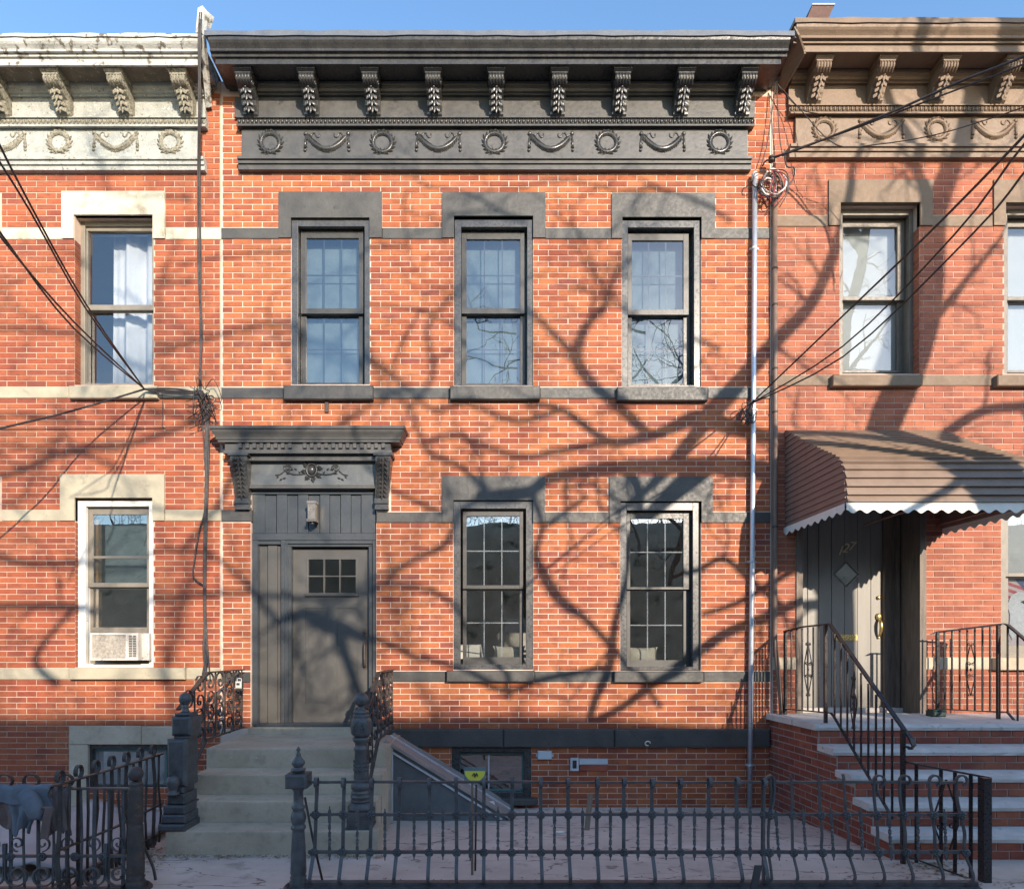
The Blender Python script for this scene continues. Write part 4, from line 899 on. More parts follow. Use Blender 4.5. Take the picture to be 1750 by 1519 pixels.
# ================================================================= brownstone stoop of the middle house
st = thing('stone_stoop', 'grey green stone stoop with five worn steps up to the charcoal front door', 'stoop', (-1.9, -.9, 0))
def slabstone(mb, x0, x1, yf, yb, z0, z1, seed, nose=.0, n=14, ol=.0):   # step block with slightly uneven front edge
    rr = random.Random(seed); v = []; f = []
    for i in range(n+1):
        x = x0+(x1-x0)*i/n; j = rr.uniform(-.005, .005); k = rr.uniform(-.003, .003)
        e = .012*(1 if i in (0, n) else 0)
        v += [(x, yf+j*.6, z0), (x, yf+j+.004+e, z1-.02), (x, yf+j+.006+e, z1-.006+k), (x, yf+j+.018+e, z1+k*.5), (x, yb, z1), (x, yb, z0)]
    for i in range(n):
        for a_ in range(6): f.append((6*i+a_, 6*(i+1)+a_, 6*(i+1)+(a_+1) % 6, 6*i+(a_+1) % 6))
    f += [(0, 1, 2, 3, 4, 5), tuple(6*n+5-q for q in range(6))]
    return mb.add(v, f)
TZ = [EYE-.994, EYE-1.172, EYE-1.351, EYE-1.534]; TD = [.976, 1.30, 1.544, 1.80]
sx0 = [-2.74, -2.70, -2.69, -2.70]; sx1 = [-1.03, -1.01, -1.02, -.96]
prev = .0
MB().prism([(-.28, ZZ(1243, .03)), (.05, ZZ(1243, .05)), (.055, TZ[0]+.001), (-.28, TZ[0]+.001)], XX(424, .05), XX(662, .05)).build('door_sill', 'step', st)
for i in range(4):
    bk = [.01, -.90, -1.22, -1.46][i]; zb_ = [0.0, TZ[2]-.3, 0, 0][i]
    m = MB(); slabstone(m, sx0[i], sx1[i], -TD[i], (.0 if i == 0 else -TD[i-1]-.002), -.1, TZ[i], i); m.build('step', 'step', st)
# ================================================================= newels
def lathe_thing(parent, c, scale, rows, mat, name, n=20):
    MB().lathe(c, [(r_/scale, z_) for z_, r_ in rows], n).build(name, mat, parent)
def newelC():
    d = 1.66; k = 155*7/(7-d); c = W(617, 1100, d); x = c.x
    t = thing('newel_post', 'turned black cast iron newel with medallion, right foot of the stone stoop', 'newel post', (x, -d, TZ[3]), 'cast iron posts')
    zz = lambda y: EYE-(1140+y/3.5-1100)/k
    pr = [(800, 17), (790, 18), (782, 15), (775, 18), (762, 18), (755, 15), (748, 17), (738, 16), (730, 14.), (722, 17), (700, 17), (690, 14), (682, 12), (660, 12.5), (600, 12), (560, 11), (500, 10.5), (492, 12), (480, 12), (470, 10), (450, 10.5), (442, 13), (430, 14.5), (420, 14), (415, 11)]
    MB().lathe((x, -d, 0), [(r_/k, zz(y)) for y, r_ in pr]).build('shaft', 'iron', t)
    b = MB(); b.box(x-20/k, x+20/k, -d-20/k, -d+20/k, TZ[3], zz(850)); b.box(x-22/k, x+22/k, -d-22/k, -d+22/k, TZ[3], TZ[3]+.02)
    b.lathe((x, -d, 0), [(22/k, zz(850)), (23/k, zz(835)), (19/k, zz(815)), (17/k, zz(800))], 8); b.build('pedestal', 'iron', t)
    q = MB(); q.lathe((x, -d, 0), [(11/k, zz(415)), (15/k, zz(405)), (17.5/k, zz(395)), (18.5/k, zz(350)), (17.5/k, zz(315)), (14/k, zz(300)), (14.5/k, zz(295)), (14.5/k, zz(285)), (12/k, zz(280)), (14/k, zz(268)), (12/k, zz(256)), (6/k, zz(250)), (5.5/k, zz(240)), (6/k, zz(232))], 8)
    q.build('block', 'iron', t, bevel=.004)
    md = MB(); cm = Vector((x, -d-.083, zz(357)))
    for rr_ in (.018, .034, .048): md.tube([cm+Vector((rr_*math.cos(a), .004 if rr_ > .04 else 0, rr_*math.sin(a))) for a in [i*2*math.pi/14 for i in range(15)]], .005, 5, False)
    for i in range(8): md.ell(cm+Vector((.026*math.cos(i*math.pi/4), 0, .026*math.sin(i*math.pi/4))), .008, .006, .008, 5, 4)
    md.build('medallion', 'iron', t)
    MB().ell((x, -d, zz(192)), 12.2/k, 12.2/k, 12.2/k, 18, 12).build('ball', 'iron', t)
    bd = MB()
    for y in (560, 585, 610): bd.tube([(x+12.5/k*math.cos(a), -d+12.5/k*math.sin(a), zz(y)+.006*(-1)**i) for i, a in enumerate([j*2*math.pi/24 for j in range(25)])], .006, 4, False)
    bd.build('zigzag_band', 'iron', t)
newelC()
def newelD():
    d = 1.60; k = 155*7/(7-d); x = XX(317, d); t = thing('newel_post', 'rough black iron newel of stacked blocks, left foot of the stone stoop', 'newel post', (x, -d, TZ[3]), 'cast iron posts')
    zz = lambda y: EYE-(1140+y/3.5-1100)/k; X = lambda p: XX(280+p/3.5, d)
    b = MB(); b.bev(X(76), X(192), -d-.10, -d+.10, zz(400), zz(288), .02); b.bev(X(90), X(178), -d-.08, -d+.08, zz(287), zz(270), .01); b.bev(X(84), X(182), -d-.09, -d+.09, zz(418), zz(401), .02); b.build('block', 'iron', t)
    MB().bev(X(52), X(170), -d-.11, -d+.10, zz(700), zz(419), .025).build('pier', 'iron', t)
    b = MB()
    for x0_, x1_, y0_, y1_, dd2 in ((62, 150, 738, 700.5, .14), (58, 165, 800, 739, .16), (50, 178, 850, 801, .20), (46, 188, 900, 851, .22), (38, 196, 965, 901, .25)):
        b.bev(X(x0_), X(x1_), -d-dd2+.04, -d+.1, max(zz(y0_), TZ[3]), zz(y1_), .012)
    b.build('stepped_base', 'iron', t)
    MB().lathe((X(105), -d-.14, 0), [(.05, zz(738)), (.05, zz(728)), (.03, zz(722)), (.04, zz(700)), (.055, zz(670)), (.045, zz(640)), (.02, zz(630))], 12).build('urn_boss', 'iron', t)
    MB().lathe((X(128), -d, 0), [(.04, zz(270)), (.03, zz(258)), (.026, zz(235)), (.03, zz(222))], 10).build('neck', 'iron', t)
    MB().ell((X(128), -d, zz(190)), .051, .051, .057, 16, 10).build('ball', 'iron', t)
newelD()
# stoop railings with scrollwork in planes parallel to x = const
def scroll_rail(name, label, X, dwall, dcor, dnew, ztop, znew, zbot, zbotn, mat, seed):
    t = thing(name, label, 'railing', (X, -dwall, zbot), 'scrolled iron stoop railings')
    MB().strap([(X, -dwall, ztop), (X, -dcor, ztop+.01), (X, -dnew, znew)], (1, 0, 0), .04, .014).build('handrail', mat, t)
    MB().strap([(X, -dwall, zbot), (X, -dcor, zbot), (X, -dnew, zbotn)], (1, 0, 0), .03, .012).build('bottom_rail', mat, t)
    rr = random.Random(seed); n = 7
    for i in range(n):
        d = dwall+.04+(dnew-dwall-.12)*i/(n-1); f = max(0, (d-dcor)/(dnew-dcor)); zt_ = ztop+(znew-ztop)*f; zb_ = zbot+(zbotn-zbot)*f
        MB().strap([(X, -d, zb_), (X+rr.uniform(-.006, .006), -d, (zb_+zt_)/2), (X, -d, zt_)], (0, 1, 0), .018, .010).build('picket', mat, t)
        if i < n-1:
            dc = d+(dnew-dwall-.12)/(n-1)/2; m = MB(); hh = (zt_-zb_); r_ = (dnew-dwall-.12)/(n-1)*.46
            for q in range(4):
                zc = zb_+hh*(.14+.24*q); s = 1 if q % 2 else -1
                m.strap(spiral((X, -dc, zc), .010, r_, rr.uniform(0, 1), s*1.35, 14, (0, 1, 0), (0, 0, 1)), (1, 0, 0), .018, .006)
                m.ell((X, -dc, zc), .016, .012, .012, 6, 4)
            m.build('scroll', mat, t)
    return t
scroll_rail('stoop_railing', 'rusty scrolled iron railing on the left side of the stone stoop', -2.73, .10, .98, 1.52, ZZ(1150, .9), ZZ(1212, 1.5), TZ[0]+.09, TZ[3]+.20, 'rust_iron', 2)
scroll_rail('stoop_railing', 'rusty scrolled iron railing seen edge on at the right side of the stone stoop', -1.10, .10, .98, 1.56, ZZ(1150, .9), ZZ(1210, 1.5), TZ[0]+.09, TZ[3]+.20, 'rust_iron', 3)
lk = thing('key_lock_box', 'small white and black key lock box hanging on the left stoop railing', 'lock box', (XX(411, .25), -.3, ZZ(1170, .3)))
p = W(409, 1171, .36); MB().bev(p.x-.035, p.x+.035, p.y-.02, p.y+.02, p.z-.055, p.z+.03, .008).build('case', 'dark_metal', lk); MB().bev(p.x-.033, p.x+.033, p.y-.032, p.y-.021, p.z-.03, p.z+.045, .008).build('cover', 'white_plastic', lk)
MB().box(p.x-.016, p.x+.016, p.y-.035, p.y-.0325, p.z+.005, p.z+.028).build('window', 'ink', lk)
MB().tube(smoothp([p+Vector((-.02, 0, .03)), p+Vector((-.02, 0, .07)), p+Vector((.02, 0, .07)), p+Vector((.02, 0, .03))], 4), .005, 6).build('shackle', 'zinc', lk)

# ================================================================= brick stoop of the right house
bs_ = thing('brick_stoop', 'red brick stoop with pale stone treads up to the right house door', 'stoop', (4.3, -1, 0))
HL_ = [.765, .955, 1.145, 1.335, 1.525]; DL = [.95, 1.23, 1.479, 1.713, 1.955]
SX0, SX1 = 3.16, 5.6
body = MB(); TH = .062
xs_left = [3.04, 3.13, 3.15, 3.16, 3.16, 3.16]
def lx(d): return 3.03+.085*d
base_d = 1.99-.11
steps = []
for i in range(5):
    zt_ = EYE-HL_[i]; df = DL[i]-.035; db = -.0 if i == 0 else DL[i-1]-.04
    zb_ = -.05
    v = [(lx(max(db, 0)), -db, zb_), (lx(df), -df, zb_), (SX1, -df, zb_), (SX1, -db, zb_)]
    body.add(v+[(a_, b_, zt_-TH) for a_, b_, _ in v], [(0, 3, 2, 1), (4, 5, 6, 7), (0, 1, 5, 4), (1, 2, 6, 5), (2, 3, 7, 6), (3, 0, 4, 7)])
sb = body.build('brick_core', 'mortar_s', bs_)
rr = random.Random(8)
for i in range(5):
    zt_ = EYE-HL_[i]; m = MB(); n = 22; yf = -DL[i]; yb_ = 0 if i == 0 else -DL[i-1]+.02; x0_ = lx(DL[i])-.05
    # rough chiselled front edge
    v = []; f = []
    for k in range(n+1):
        x = x0_+(SX1+.03-x0_)*k/n
        if k == 0: x += 0
        v += [(x, yf+.012+rr.uniform(-.004, .004), zt_-TH+.001), (x, yf+rr.uniform(-.004, .005), zt_-TH*.5), (x, yf+.012+rr.uniform(-.003, .005), zt_), (x, yb_, zt_), (x, yb_, zt_-TH+.001)]
    x00 = lx(0)-.04 if i == 0 else x0_
    for q in (3, 4): v[q] = (x00, v[q][1], v[q][2])
    for k in range(n):
        for a_ in range(5): f.append((5*k+a_, 5*k+5+a_, 5*k+5+(a_+1) % 5, 5*k+(a_+1) % 5))
    f += [(0, 1, 2, 3, 4), tuple(5*n+4-q for q in range(5))]
    m.add(v, f); m.build('tread', 'slab', bs_)
sbm, sub = unit_brick('brick', 'brick_s', .19, .060, .005)
def put(loc, sx, sz, rotz, par):
    o = bpy.data.objects.new('brick', sbm); C.objects.link(o); o.parent = par; o.location = Vector(loc)-wl(par); o.scale = (sx, 1, sz); o.rotation_euler = (0, 0, rotz)
for i in range(5):                                       # riser bricks: two courses each
    ztop = EYE-HL_[i]-TH; zlow = (EYE-HL_[i+1]) if i < 4 else gz(1.9)
    for r_ in range(2 if i < 4 else 2):
        c = ztop-(ztop-zlow)*(r_+.5)/2; hgt = (ztop-zlow)/2-.010
        x = lx(DL[i])+.0+(-.1 if r_ else 0); xe = SX1-.1
        while x < xe:
            a_, b_ = max(x, lx(DL[i])+.001), min(x+.195, xe)
            if b_-a_ > .03: put(((a_+b_)/2+.003, -DL[i]+.035-.002, c), (b_-a_-.004)/.19, hgt/.060, 0, sb)
            x += .205
ang = math.atan2(-1, .085)                               # left flank
row = 0; zz_ = EYE-HL_[0]-TH-.007
while zz_-.03 > 0:
    dmax = DL[max(i for i in range(5) if EYE-HL_[i]-TH > zz_-.068)] if any(EYE-HL_[i]-TH > zz_-.068 for i in range(5)) else .7
    dmax = max([DL[i] for i in range(5) if EYE-HL_[i]-TH >= zz_-.005])-.04
    d = .004-(.1 if row % 2 else 0)
    while d < dmax:
        a_, b_ = max(d, .004), min(d+.19, dmax)
        if b_-a_ > .03 and zz_-.03 > gz((a_+b_)/2)-.02:
            m_ = (a_+b_)/2; put((lx(m_), -m_, zz_-.03), (b_-a_-.004)/.19, .97, -math.pi/2+math.atan(.085), sb)
        d += .20
    zz_ -= .0705; row += 1
# black railings
def spindle(mb, x0, x1): pass
def ornament(parent, px, py0, py1, d, w, mat, ax=Vector((1, 0, 0))):
    c = W(px, (py0+py1)/2, d); h = W(px, py0, d).z-W(px, py1, d).z; m = MB(); up = Vector((0, 0, 1)); wv = ax.cross(up)
    for s in (-1, 1):
        m.strap([c+up*h*.46+ax*s*.004, c+up*h*.10+ax*s*w, c-up*h*.10+ax*s*w, c-up*h*.46+ax*s*.004], wv, .010, .005)
        for q in (-1, 1):
            m.strap(spiral(c+up*h*.07*q*1.6+ax*s*w*.45, .004, w*.42, 0, 1.2*q*s, 12, ax, up), wv, .010, .005)
            m.strap(spiral(c+up*h*.47*q+ax*s*w*.35, .004, w*.34, 1.5, 1.1*q*s, 10, ax, up), wv, .010, .005)
    m.ell(c, .012, .012, .018, 6, 4)
    m.build('scroll_ornament', mat, parent)
def railing(name, label, pts, low, posts, bal, orn, newel=None, grp='black iron railings of the right stoop'):
    """pts: handrail (px, py, d); low: bottom rail; posts: (px, ytop, ybot, d); bal: balusters"""
    t = thing(name, label, 'railing', tuple(W(*pts[0])-Vector((0, 0, .8))), grp)
    MB().strap([W(*p) for p in pts], (1, .0, 0), .034, .016).build('handrail', 'black_rail', t)
    MB().strap([W(*p) for p in low], (1, 0, 0), .022, .012).build('bottom_rail', 'black_rail', t)
    for (px, y0, y1, d) in posts: a_ = W(px, y0, d); b_ = W(px, y1, d); MB().box(a_.x-.014, a_.x+.014, a_.y-.014, a_.y+.014, b_.z, a_.z).build('post', 'black_rail', t)
    for (px, y0, y1, d) in bal: a_ = W(px, y0, d); b_ = W(px, y1, d); MB().box(a_.x-.0065, a_.x+.0065, a_.y-.0065, a_.y+.0065, b_.z, a_.z).build('baluster', 'black_rail', t)
    for (px, y0, y1, d, w, ax) in orn: ornament(t, px, y0, y1, d, w, 'black_rail', Vector(ax).normalized())
    return t
B = []
for k in range(1, 8):
    f = k/8; px = 1343+(1418-1343)*f; d = .13+(.90-.13)*f; B.append((px, 1078-11*f, 1211+7*f, d))
O1 = [(1381, 1098, 1190, .50, .05, (.32, -1, 0))]
L_ = []
for k in range(1, 10):                                   # sloping run: from (1420,1068,.90) to (1556,1262,2.08)
    f = k/10.3; d = .92+(2.08-.92)*f; X = 3.20-.03*f; px = CX+X*155*7/(7-d); ztop = ZZ(1068, .90)+(ZZ(1256, 2.08)-ZZ(1068, .90))*f; zlo = ztop-.80
    k_ = 155*7/(7-d); L_.append((px, CY-(ztop-EYE)*k_, CY-(zlo-EYE)*k_, d))
d4 = L_[3]
railing('stoop_handrail', 'black iron handrail with scroll ornament on the left side of the brick stoop', [(1341, 1079, .13), (1372, 1071, .42), (1418, 1066, .90), (1545, 1246, 1.98), (1557, 1262, 2.06), (1562, 1274, 2.08), (1556, 1279, 2.09), (1548, 1274, 2.09)],
        [(1343, 1211, .13), (1420, 1218, .90), (1425, 1224, .94)]+[(L_[-1][0], L_[-1][2]-2, L_[-1][3])],
        [(1342, 1079, 1227, .13), (1411, 1067, 1238, .86), (1543, 1246, 1482, 2.03)], B+L_, O1+[(L_[3][0]-1, L_[3][1]+25, L_[3][2]-40, L_[3][3], .05, (-.05, -1, -.0))])
B = []
for k in range(1, 8): f = k/8; B.append((1601+f*104, 1079-10*f, 1212+4*f, .28+.10*f))
railing('stoop_handrail', 'black iron handrail with scroll ornament right of the brick stoop, by the lower window', [(1592, 1084, .28), (1602, 1080, .28), (1715, 1066, .55), (1723, 1068, .56), (1760, 1100, .8), (1850, 1210, 1.6)],
        [(1601, 1211, .28), (1705, 1216, .5), (1722, 1217, .56), (1760, 1262, .8), (1850, 1370, 1.6)],
        [(1602, 1080, 1227, .28), (1706, 1067, 1236, .52)], B+[(1722, 1068, 1217, .56), (1739, 1083, 1234, .68)], [(1659, 1098, 1190, .34, .05, (1, 0, 0))])
bx = thing('trap_box', 'small dark green plastic box on the right stoop landing', 'box', (XX(1600, .3), -.3, EYE-.765))
p = W(1600, 1226, .3); MB().bev(p.x-.07, p.x+.07, -.36, -.24, EYE-.764, EYE-.705, .012).build('tray', 'green', bx); MB().bev(p.x-.06, p.x+.075, -.35, -.25, EYE-.7045, EYE-.69, .008).build('lid', 'green', bx)
# areaway rail beside the brick stoop
t = thing('areaway_rail', 'plain black square-bar rail with thick end post behind the right end of the scrolled fence', 'railing', W(1683, 1517, 2.5))
a_, b_ = W(1683, 1328, 2.45), W(1683, 1517, 2.45)
MB().box(a_.x-.028, a_.x+.028, -2.48, -2.42, gz(2.4)-.05, a_.z).build('post', 'black_rail', t)
MB().strap([W(1549, 1302, 2.05), W(1692, 1329, 2.45)], (0, 1, 0), .03, .014).build('handrail', 'black_rail', t)
MB().strap([W(1549, 1462, 2.05), W(1683, 1510, 2.45)], (0, 1, 0), .024, .012).build('bottom_rail', 'black_rail', t)
for px in (1566, 1608, 1632, 1659):
    f = (px-1549)/(1692-1549); d = 2.05+.4*f; p0 = W(px, 1303+27*f, d); p1 = W(px, 1468+42*f, d); MB().box(p0.x-.009, p0.x+.009, -d-.009, -d+.009, p1.z, p0.z).build('baluster', 'black_rail', t)
m = MB(); 
for s in (-1, 1):
    c = W(1617, 1400, 2.24); m.strap([c+Vector((0, 0, .3)), c+Vector((s*.09, 0, .04)), c+Vector((s*.09, 0, -.04)), c+Vector((0, 0, -.3))], (0, 1, 0), .012, .006)
    m.strap(spiral(c+Vector((s*.045, 0, .04)), .005, .04, 0, 1.2*s, 12, (1, 0, 0), (0, 0, 1)), (0, 1, 0), .012, .006); m.strap(spiral(c+Vector((s*.045, 0, -.05)), .005, .04, 0, -1.2*s, 12, (1, 0, 0), (0, 0, 1)), (0, 1, 0), .012, .006)
m.build('scroll_ornament', 'black_rail', t)
# ================================================================= front fence
FD = 2.60; fk = 155*7/(7-FD)
FX = lambda px: XX(px, FD); FZ = lambda py: ZZ(py, FD)
ff = thing('iron_fence', 'black wrought iron front fence with curled bar tops, twisted pickets and rosettes', 'fence', (FX(1080), -FD, gz(FD)))
zt_, zm, zl, zb_ = FZ(1336), FZ(1391), FZ(1455), FZ(1507)
def rail_obj(x0, x1, z, w, h, par=None, mat='iron', wob=0):
    n = max(2, int((x1-x0)/.15)); rr = random.Random(int(z*1000)); MB().strap([(x0+(x1-x0)*i/n, -FD+rr.uniform(-1, 1)*wob, z+rr.uniform(-1, 1)*wob) for i in range(n+1)], (0, 1, 0), w, h).build('rail', mat, par or ff)
rail_obj(FX(521), FX(1645), zt_, .022, .016, wob=.003); rail_obj(FX(530), FX(1652), zm, .020, .018, wob=.002); rail_obj(FX(527), FX(1655), zl, .020, .022, wob=.002); rail_obj(FX(524), FX(1668), zb_-.01, .05, .035)
rail_obj(FX(524), FX(1668), gz(FD)+.01, .12, .03)
bars = [540, 587, 634.5, 681.5, 734, 780, 827, 875, 924, 971, 1020, 1066, 1114, 1162, 1211, 1259, 1304]
rr = random.Random(21); ros = None
def rosette(x, z, par, y=-FD):
    global ros
    loc = Vector((x, y-.016, z))
    if ros is None:
        m = MB()
        for i in range(6): a = i*math.pi/3; m.ell(loc+Vector((.017*math.cos(a), 0, .017*math.sin(a))), .011, .008, .011, 6, 4)
        m.tube([loc+Vector((.027*math.cos(a), .006, .027*math.sin(a))) for a in [i*2*math.pi/12 for i in range(13)]], .005, 4, False)
        m.ell(loc+Vector((0, -.005, 0)), .009, .009, .009, 6, 4); ros = m.build('rosette', 'iron', par, loc=loc)
    else: inst(ros, loc, par, rot=(0, rr.uniform(0, 1), 0))
for i, px in enumerate(bars):
    x = FX(px); lean = rr.uniform(-.006, .006)-(.012 if px < 700 else 0)
    pts = [(x+lean*1.5, -FD+.012, zb_-.005), (x+lean*1.4, -FD-.05, zb_+.012), (x+lean*1.2, -FD-.085, zb_+.05), (x+lean, -FD-.07, zb_+.10), (x+lean*.8, -FD-.02, zl-.02), (x+lean*.6, -FD+.002, zl), (x, -FD, zm)]
    pts = smoothp(pts, 3)+[Vector((x-lean*.4, -FD+.004, zt_-.03))]
    th = rr.uniform(-.06, .06); cz_ = zt_+rr.uniform(-.004, .006)
    r_ = .028+rr.uniform(-.003, .003)
    loop = [Vector((x-lean*.5, -FD-r_+r_*math.cos(a)+.008, cz_+r_*math.sin(a)*1.1)) for a in [k*math.pi/8 for k in range(0, 14)]]
    MB().strap(pts+loop, (1, 0, 0), .024, .009).build('bar', 'iron', ff)
    rosette(x, zm, ff); rosette(x+lean*.6, zl, ff, -FD-.004)
def twisted(x, z0, z1, par, ph=0, y=-FD-.004, lean=0, mat='iron'):
    m = MB(); n = 22; v = []
    for i in range(n+1):
        t = i/n; z = z0+(z1-z0)*t; a = ph+(0 if t < .22 or t > .72 else (t-.22)/.5*math.pi*4); ww = .011*(1 if .05 < t < .94 else .35); h = .004 if .05 < t < .94 else .003
        c, s = math.cos(a), math.sin(a)
        for u, w_ in ((-ww, -h), (ww, -h), (ww, h), (-ww, h)): v.append((x+lean*t+u*c-w_*s, y+u*s+w_*c, z))
    m.add(v, [(4*i+j, 4*i+(j+1) % 4, 4*i+4+(j+1) % 4, 4*i+4+j) for i in range(n) for j in range(4)]+[(3, 2, 1, 0), tuple(4*n+j for j in range(4))])
    return m.build('twisted_picket', mat, par)
z0, z1 = FZ(1469), FZ(1379)
for i in range(len(bars)-1):
    x = FX((bars[i]+bars[i+1])/2); twisted(x, z0+rr.uniform(-.005, .005), z1+rr.uniform(-.012, .012), ff, rr.choice((0, 0, .3)))
# right-hand length: bars curl sideways, some bent
rb = [(1316, 1312, 0), (1351, 1356, 0), (1398, 1406, 0), (1441, 1453, 0), (1493, 1503, 1), (1537, 1551, 1), (1588, 1602, 1), (1634, 1653, 1)]
for t0, b0, lp in rb:
    xt, xb = FX(t0), FX(b0); f = lambda z: xt+(xb-xt)*(zt_-z)/(zt_-zb_)
    pts = [(xb-.075, -FD+.01, zb_-.0), (xb-.035, -FD-.02, zb_-.012), (xb+.004, -FD-.04, zb_+.025), (xb+.008, -FD-.04, zb_+.08), (f(zl), -FD-.004, zl), (f(zl)+.004*rr.uniform(-1, 1), -FD-.004, (zl+zm)/2), (f(zm), -FD-.004, zm), (xt+(.010 if not lp else 0), -FD-.004, (zm+zt_)/2+.02), (xt, -FD-.004, zt_+.005)]
    pts = smoothp(pts, 3)
    if lp: pts += [Vector((xt+.034+.036*math.cos(a)*-1, -FD-.004-.002*a, zt_+.012+.036*math.sin(a))) for a in [k*math.pi/7 for k in range(0, 11)]]
    else: pts += [Vector((xt+.002, -FD-.004, zt_+.03)), Vector((xt-.003, -FD-.0, zt_+.055))]
    MB().strap(pts, (0, 1, .0), .020, .012).build('bar', 'iron', ff)
    rosette(f(zm), zm, ff, -FD-.01); rosette(f(zl), zl, ff, -FD-.01)
a_ = FX(1316)
MB().strap(smoothp([(a_-.05, -FD-.01, zb_), (a_-.05, -FD-.01, zm), (a_-.045, -FD-.01, zt_-.02), (a_-.03, -FD-.01, zt_+.03), (a_, -FD-.01, zt_+.045), (a_+.022, -FD-.01, zt_+.02), (a_+.02, -FD-.01, zt_-.1), (a_+.006, -FD-.01, zm+.05)], 3), (0, 1, 0), .03, .014).build('hooked_bar', 'iron', ff)
for px in (1331, 1377, 1424, 1474, 1522, 1568, 1616): twisted(FX(px), z0, z1+rr.uniform(-.02, .015), ff, 0, -FD-.008, rr.uniform(-.03, .0))
# posts
def postA(px, name, label, finial, dmat='iron'):
    d = FD; x = XX(px, d); t = thing(name, label, 'fence post', (x, -d, gz(d)), 'cast iron posts'); k = fk
    zz = lambda y: EYE-(1140+y/3.5-1100)/k
    if finial:
        MB().lathe((x, -d, 0), [(10/k, zz(625)), (12.5/k, zz(612)), (12/k, zz(603)), (7/k, zz(598)), (8/k, zz(592)), (11.3/k, zz(575)), (10.5/k, zz(558)), (6/k, zz(540)), (4/k, zz(525)), (5/k, zz(518)), (3/k, zz(512)), (2.2/k, zz(500)), (4/k, zz(495)), (3/k, zz(485)), (.5/k, zz(472))], 16).build('finial', dmat, t)
        MB().bev(x-18/k, x+18/k, -d-18/k, -d+18/k, zz(715), zz(632), .012).build('block', dmat, t)
        rows = [(1328, 19), (1310, 15), (1290, 14.5), (1275, 15), (1262, 13), (1250, 14), (1240, 12), (1225, 13.5), (1150, 12.8), (1050, 11.5), (980, 10.2), (970, 10), (962, 12.5), (948, 12.5), (940, 10), (925, 11.5), (905, 13), (885, 13), (862, 10.5), (850, 9), (842, 11.5), (828, 11.5), (818, 8.5), (740, 8), (725, 11), (716, 14)]
    else:
        MB().ell((x, -d, EYE-(1322-1100)/k), 12.5/k, 12.5/k, 12.5/k, 16, 10).build('ball', dmat, t)
        rows = [(1328, 20), (1310, 16), (1290, 16), (1275, 15), (1262, 13), (1250, 15), (1240, 12.5), (1225, 14), (1150, 14), (1050, 13), (960, 12), (945, 12.), (935, 10.5), (925, 12), (860, 12.2), (740, 11.5), (720, 12), (710, 10), (700, 11), (690, 11), (680, 7)]
    zb2 = gz(d)-.02
    MB().lathe((x, -d, 0), [(26/k, zb2), (26/k, zb2+.03), (22/k, zb2+.05)]+[(r_/k, zz(y)) for y, r_ in rows], 18).build('shaft', dmat, t)
    return t
postA(510, 'fence_post', 'black turned iron fence post with pointed finial beside the gate opening', True)
postA(232, 'fence_post', 'dark turned iron gate post with ball top, right of the draped jacket', False, 'rust_iron')
gs = thing('gate_stay', 'thin leaning iron rod between the finial post and the stoop', 'rod', W(550, 1504, 2.5)); MB().tube([W(521, 1362, 2.5), W(535, 1435, 2.48), W(551, 1504, 2.45)], .009, 6).build('rod', 'rust_iron', gs)
gs = thing('gate_stay', 'short bent iron rod beside the ball topped gate post', 'rod', W(266, 1504, 2.5)); MB().tube(smoothp([W(243, 1440, 2.55), W(255, 1465, 2.5), W(262, 1482, 2.5), W(266, 1503, 2.5)], 3), .010, 6).build('rod', 'rust_iron', gs)

# ================================================================= fence between the left yard and the stoop
sf = thing('side_fence', 'rusty iron side fence running back to the stoop with looped bar tops', 'fence', (-2.9, -2.1, 0))
def SP(f, z): d = 2.78-(2.78-1.50)*f; return Vector((-2.92+.04*f, -d, z))
ztp = EYE-.95
MB().strap([SP(0, ztp+.01), SP(.5, ztp), SP(1, ztp)], (1, 0, 0), .035, .012).build('rail', 'rust_iron', sf)
MB().strap([SP(0, .42), SP(.5, .40), SP(1, .42)], (1, 0, 0), .02, .014).build('rail', 'rust_iron', sf)
MB().strap([SP(0, .20), SP(1, .17)], (1, 0, 0), .02, .014).build('rail', 'rust_iron', sf)
rr = random.Random(31)
for i in range(14):
    f = (i+.5)/14; w_ = lambda: rr.uniform(-.012, .012); p = [SP(f, .10), SP(f, .35)+Vector((w_(), w_(), 0)), SP(f, .6)+Vector((w_(), w_(), 0)), SP(f, ztp)]
    if i % 2 == 0:
        c = SP(f, ztp+.055); p += [c+Vector((.0, .035*math.cos(a), .045*math.sin(a))) for a in [-1.2+k*.55 for k in range(10)]]
        MB().strap(p, (1, 0, 0), .026, .010).build('bar', 'rust_iron', sf)
    else: MB().tube(p, .010, 6).build('bar', 'rust_iron', sf)
for i in range(6):
    f = .06+i*.165; m = MB(); m.strap(spiral(SP(f, .13), .015, .075, 0, 1.6, 16, (0, 1, 0), (0, 0, 1)), (1, 0, 0), .02, .008); m.build('scroll', 'rust_iron', sf)
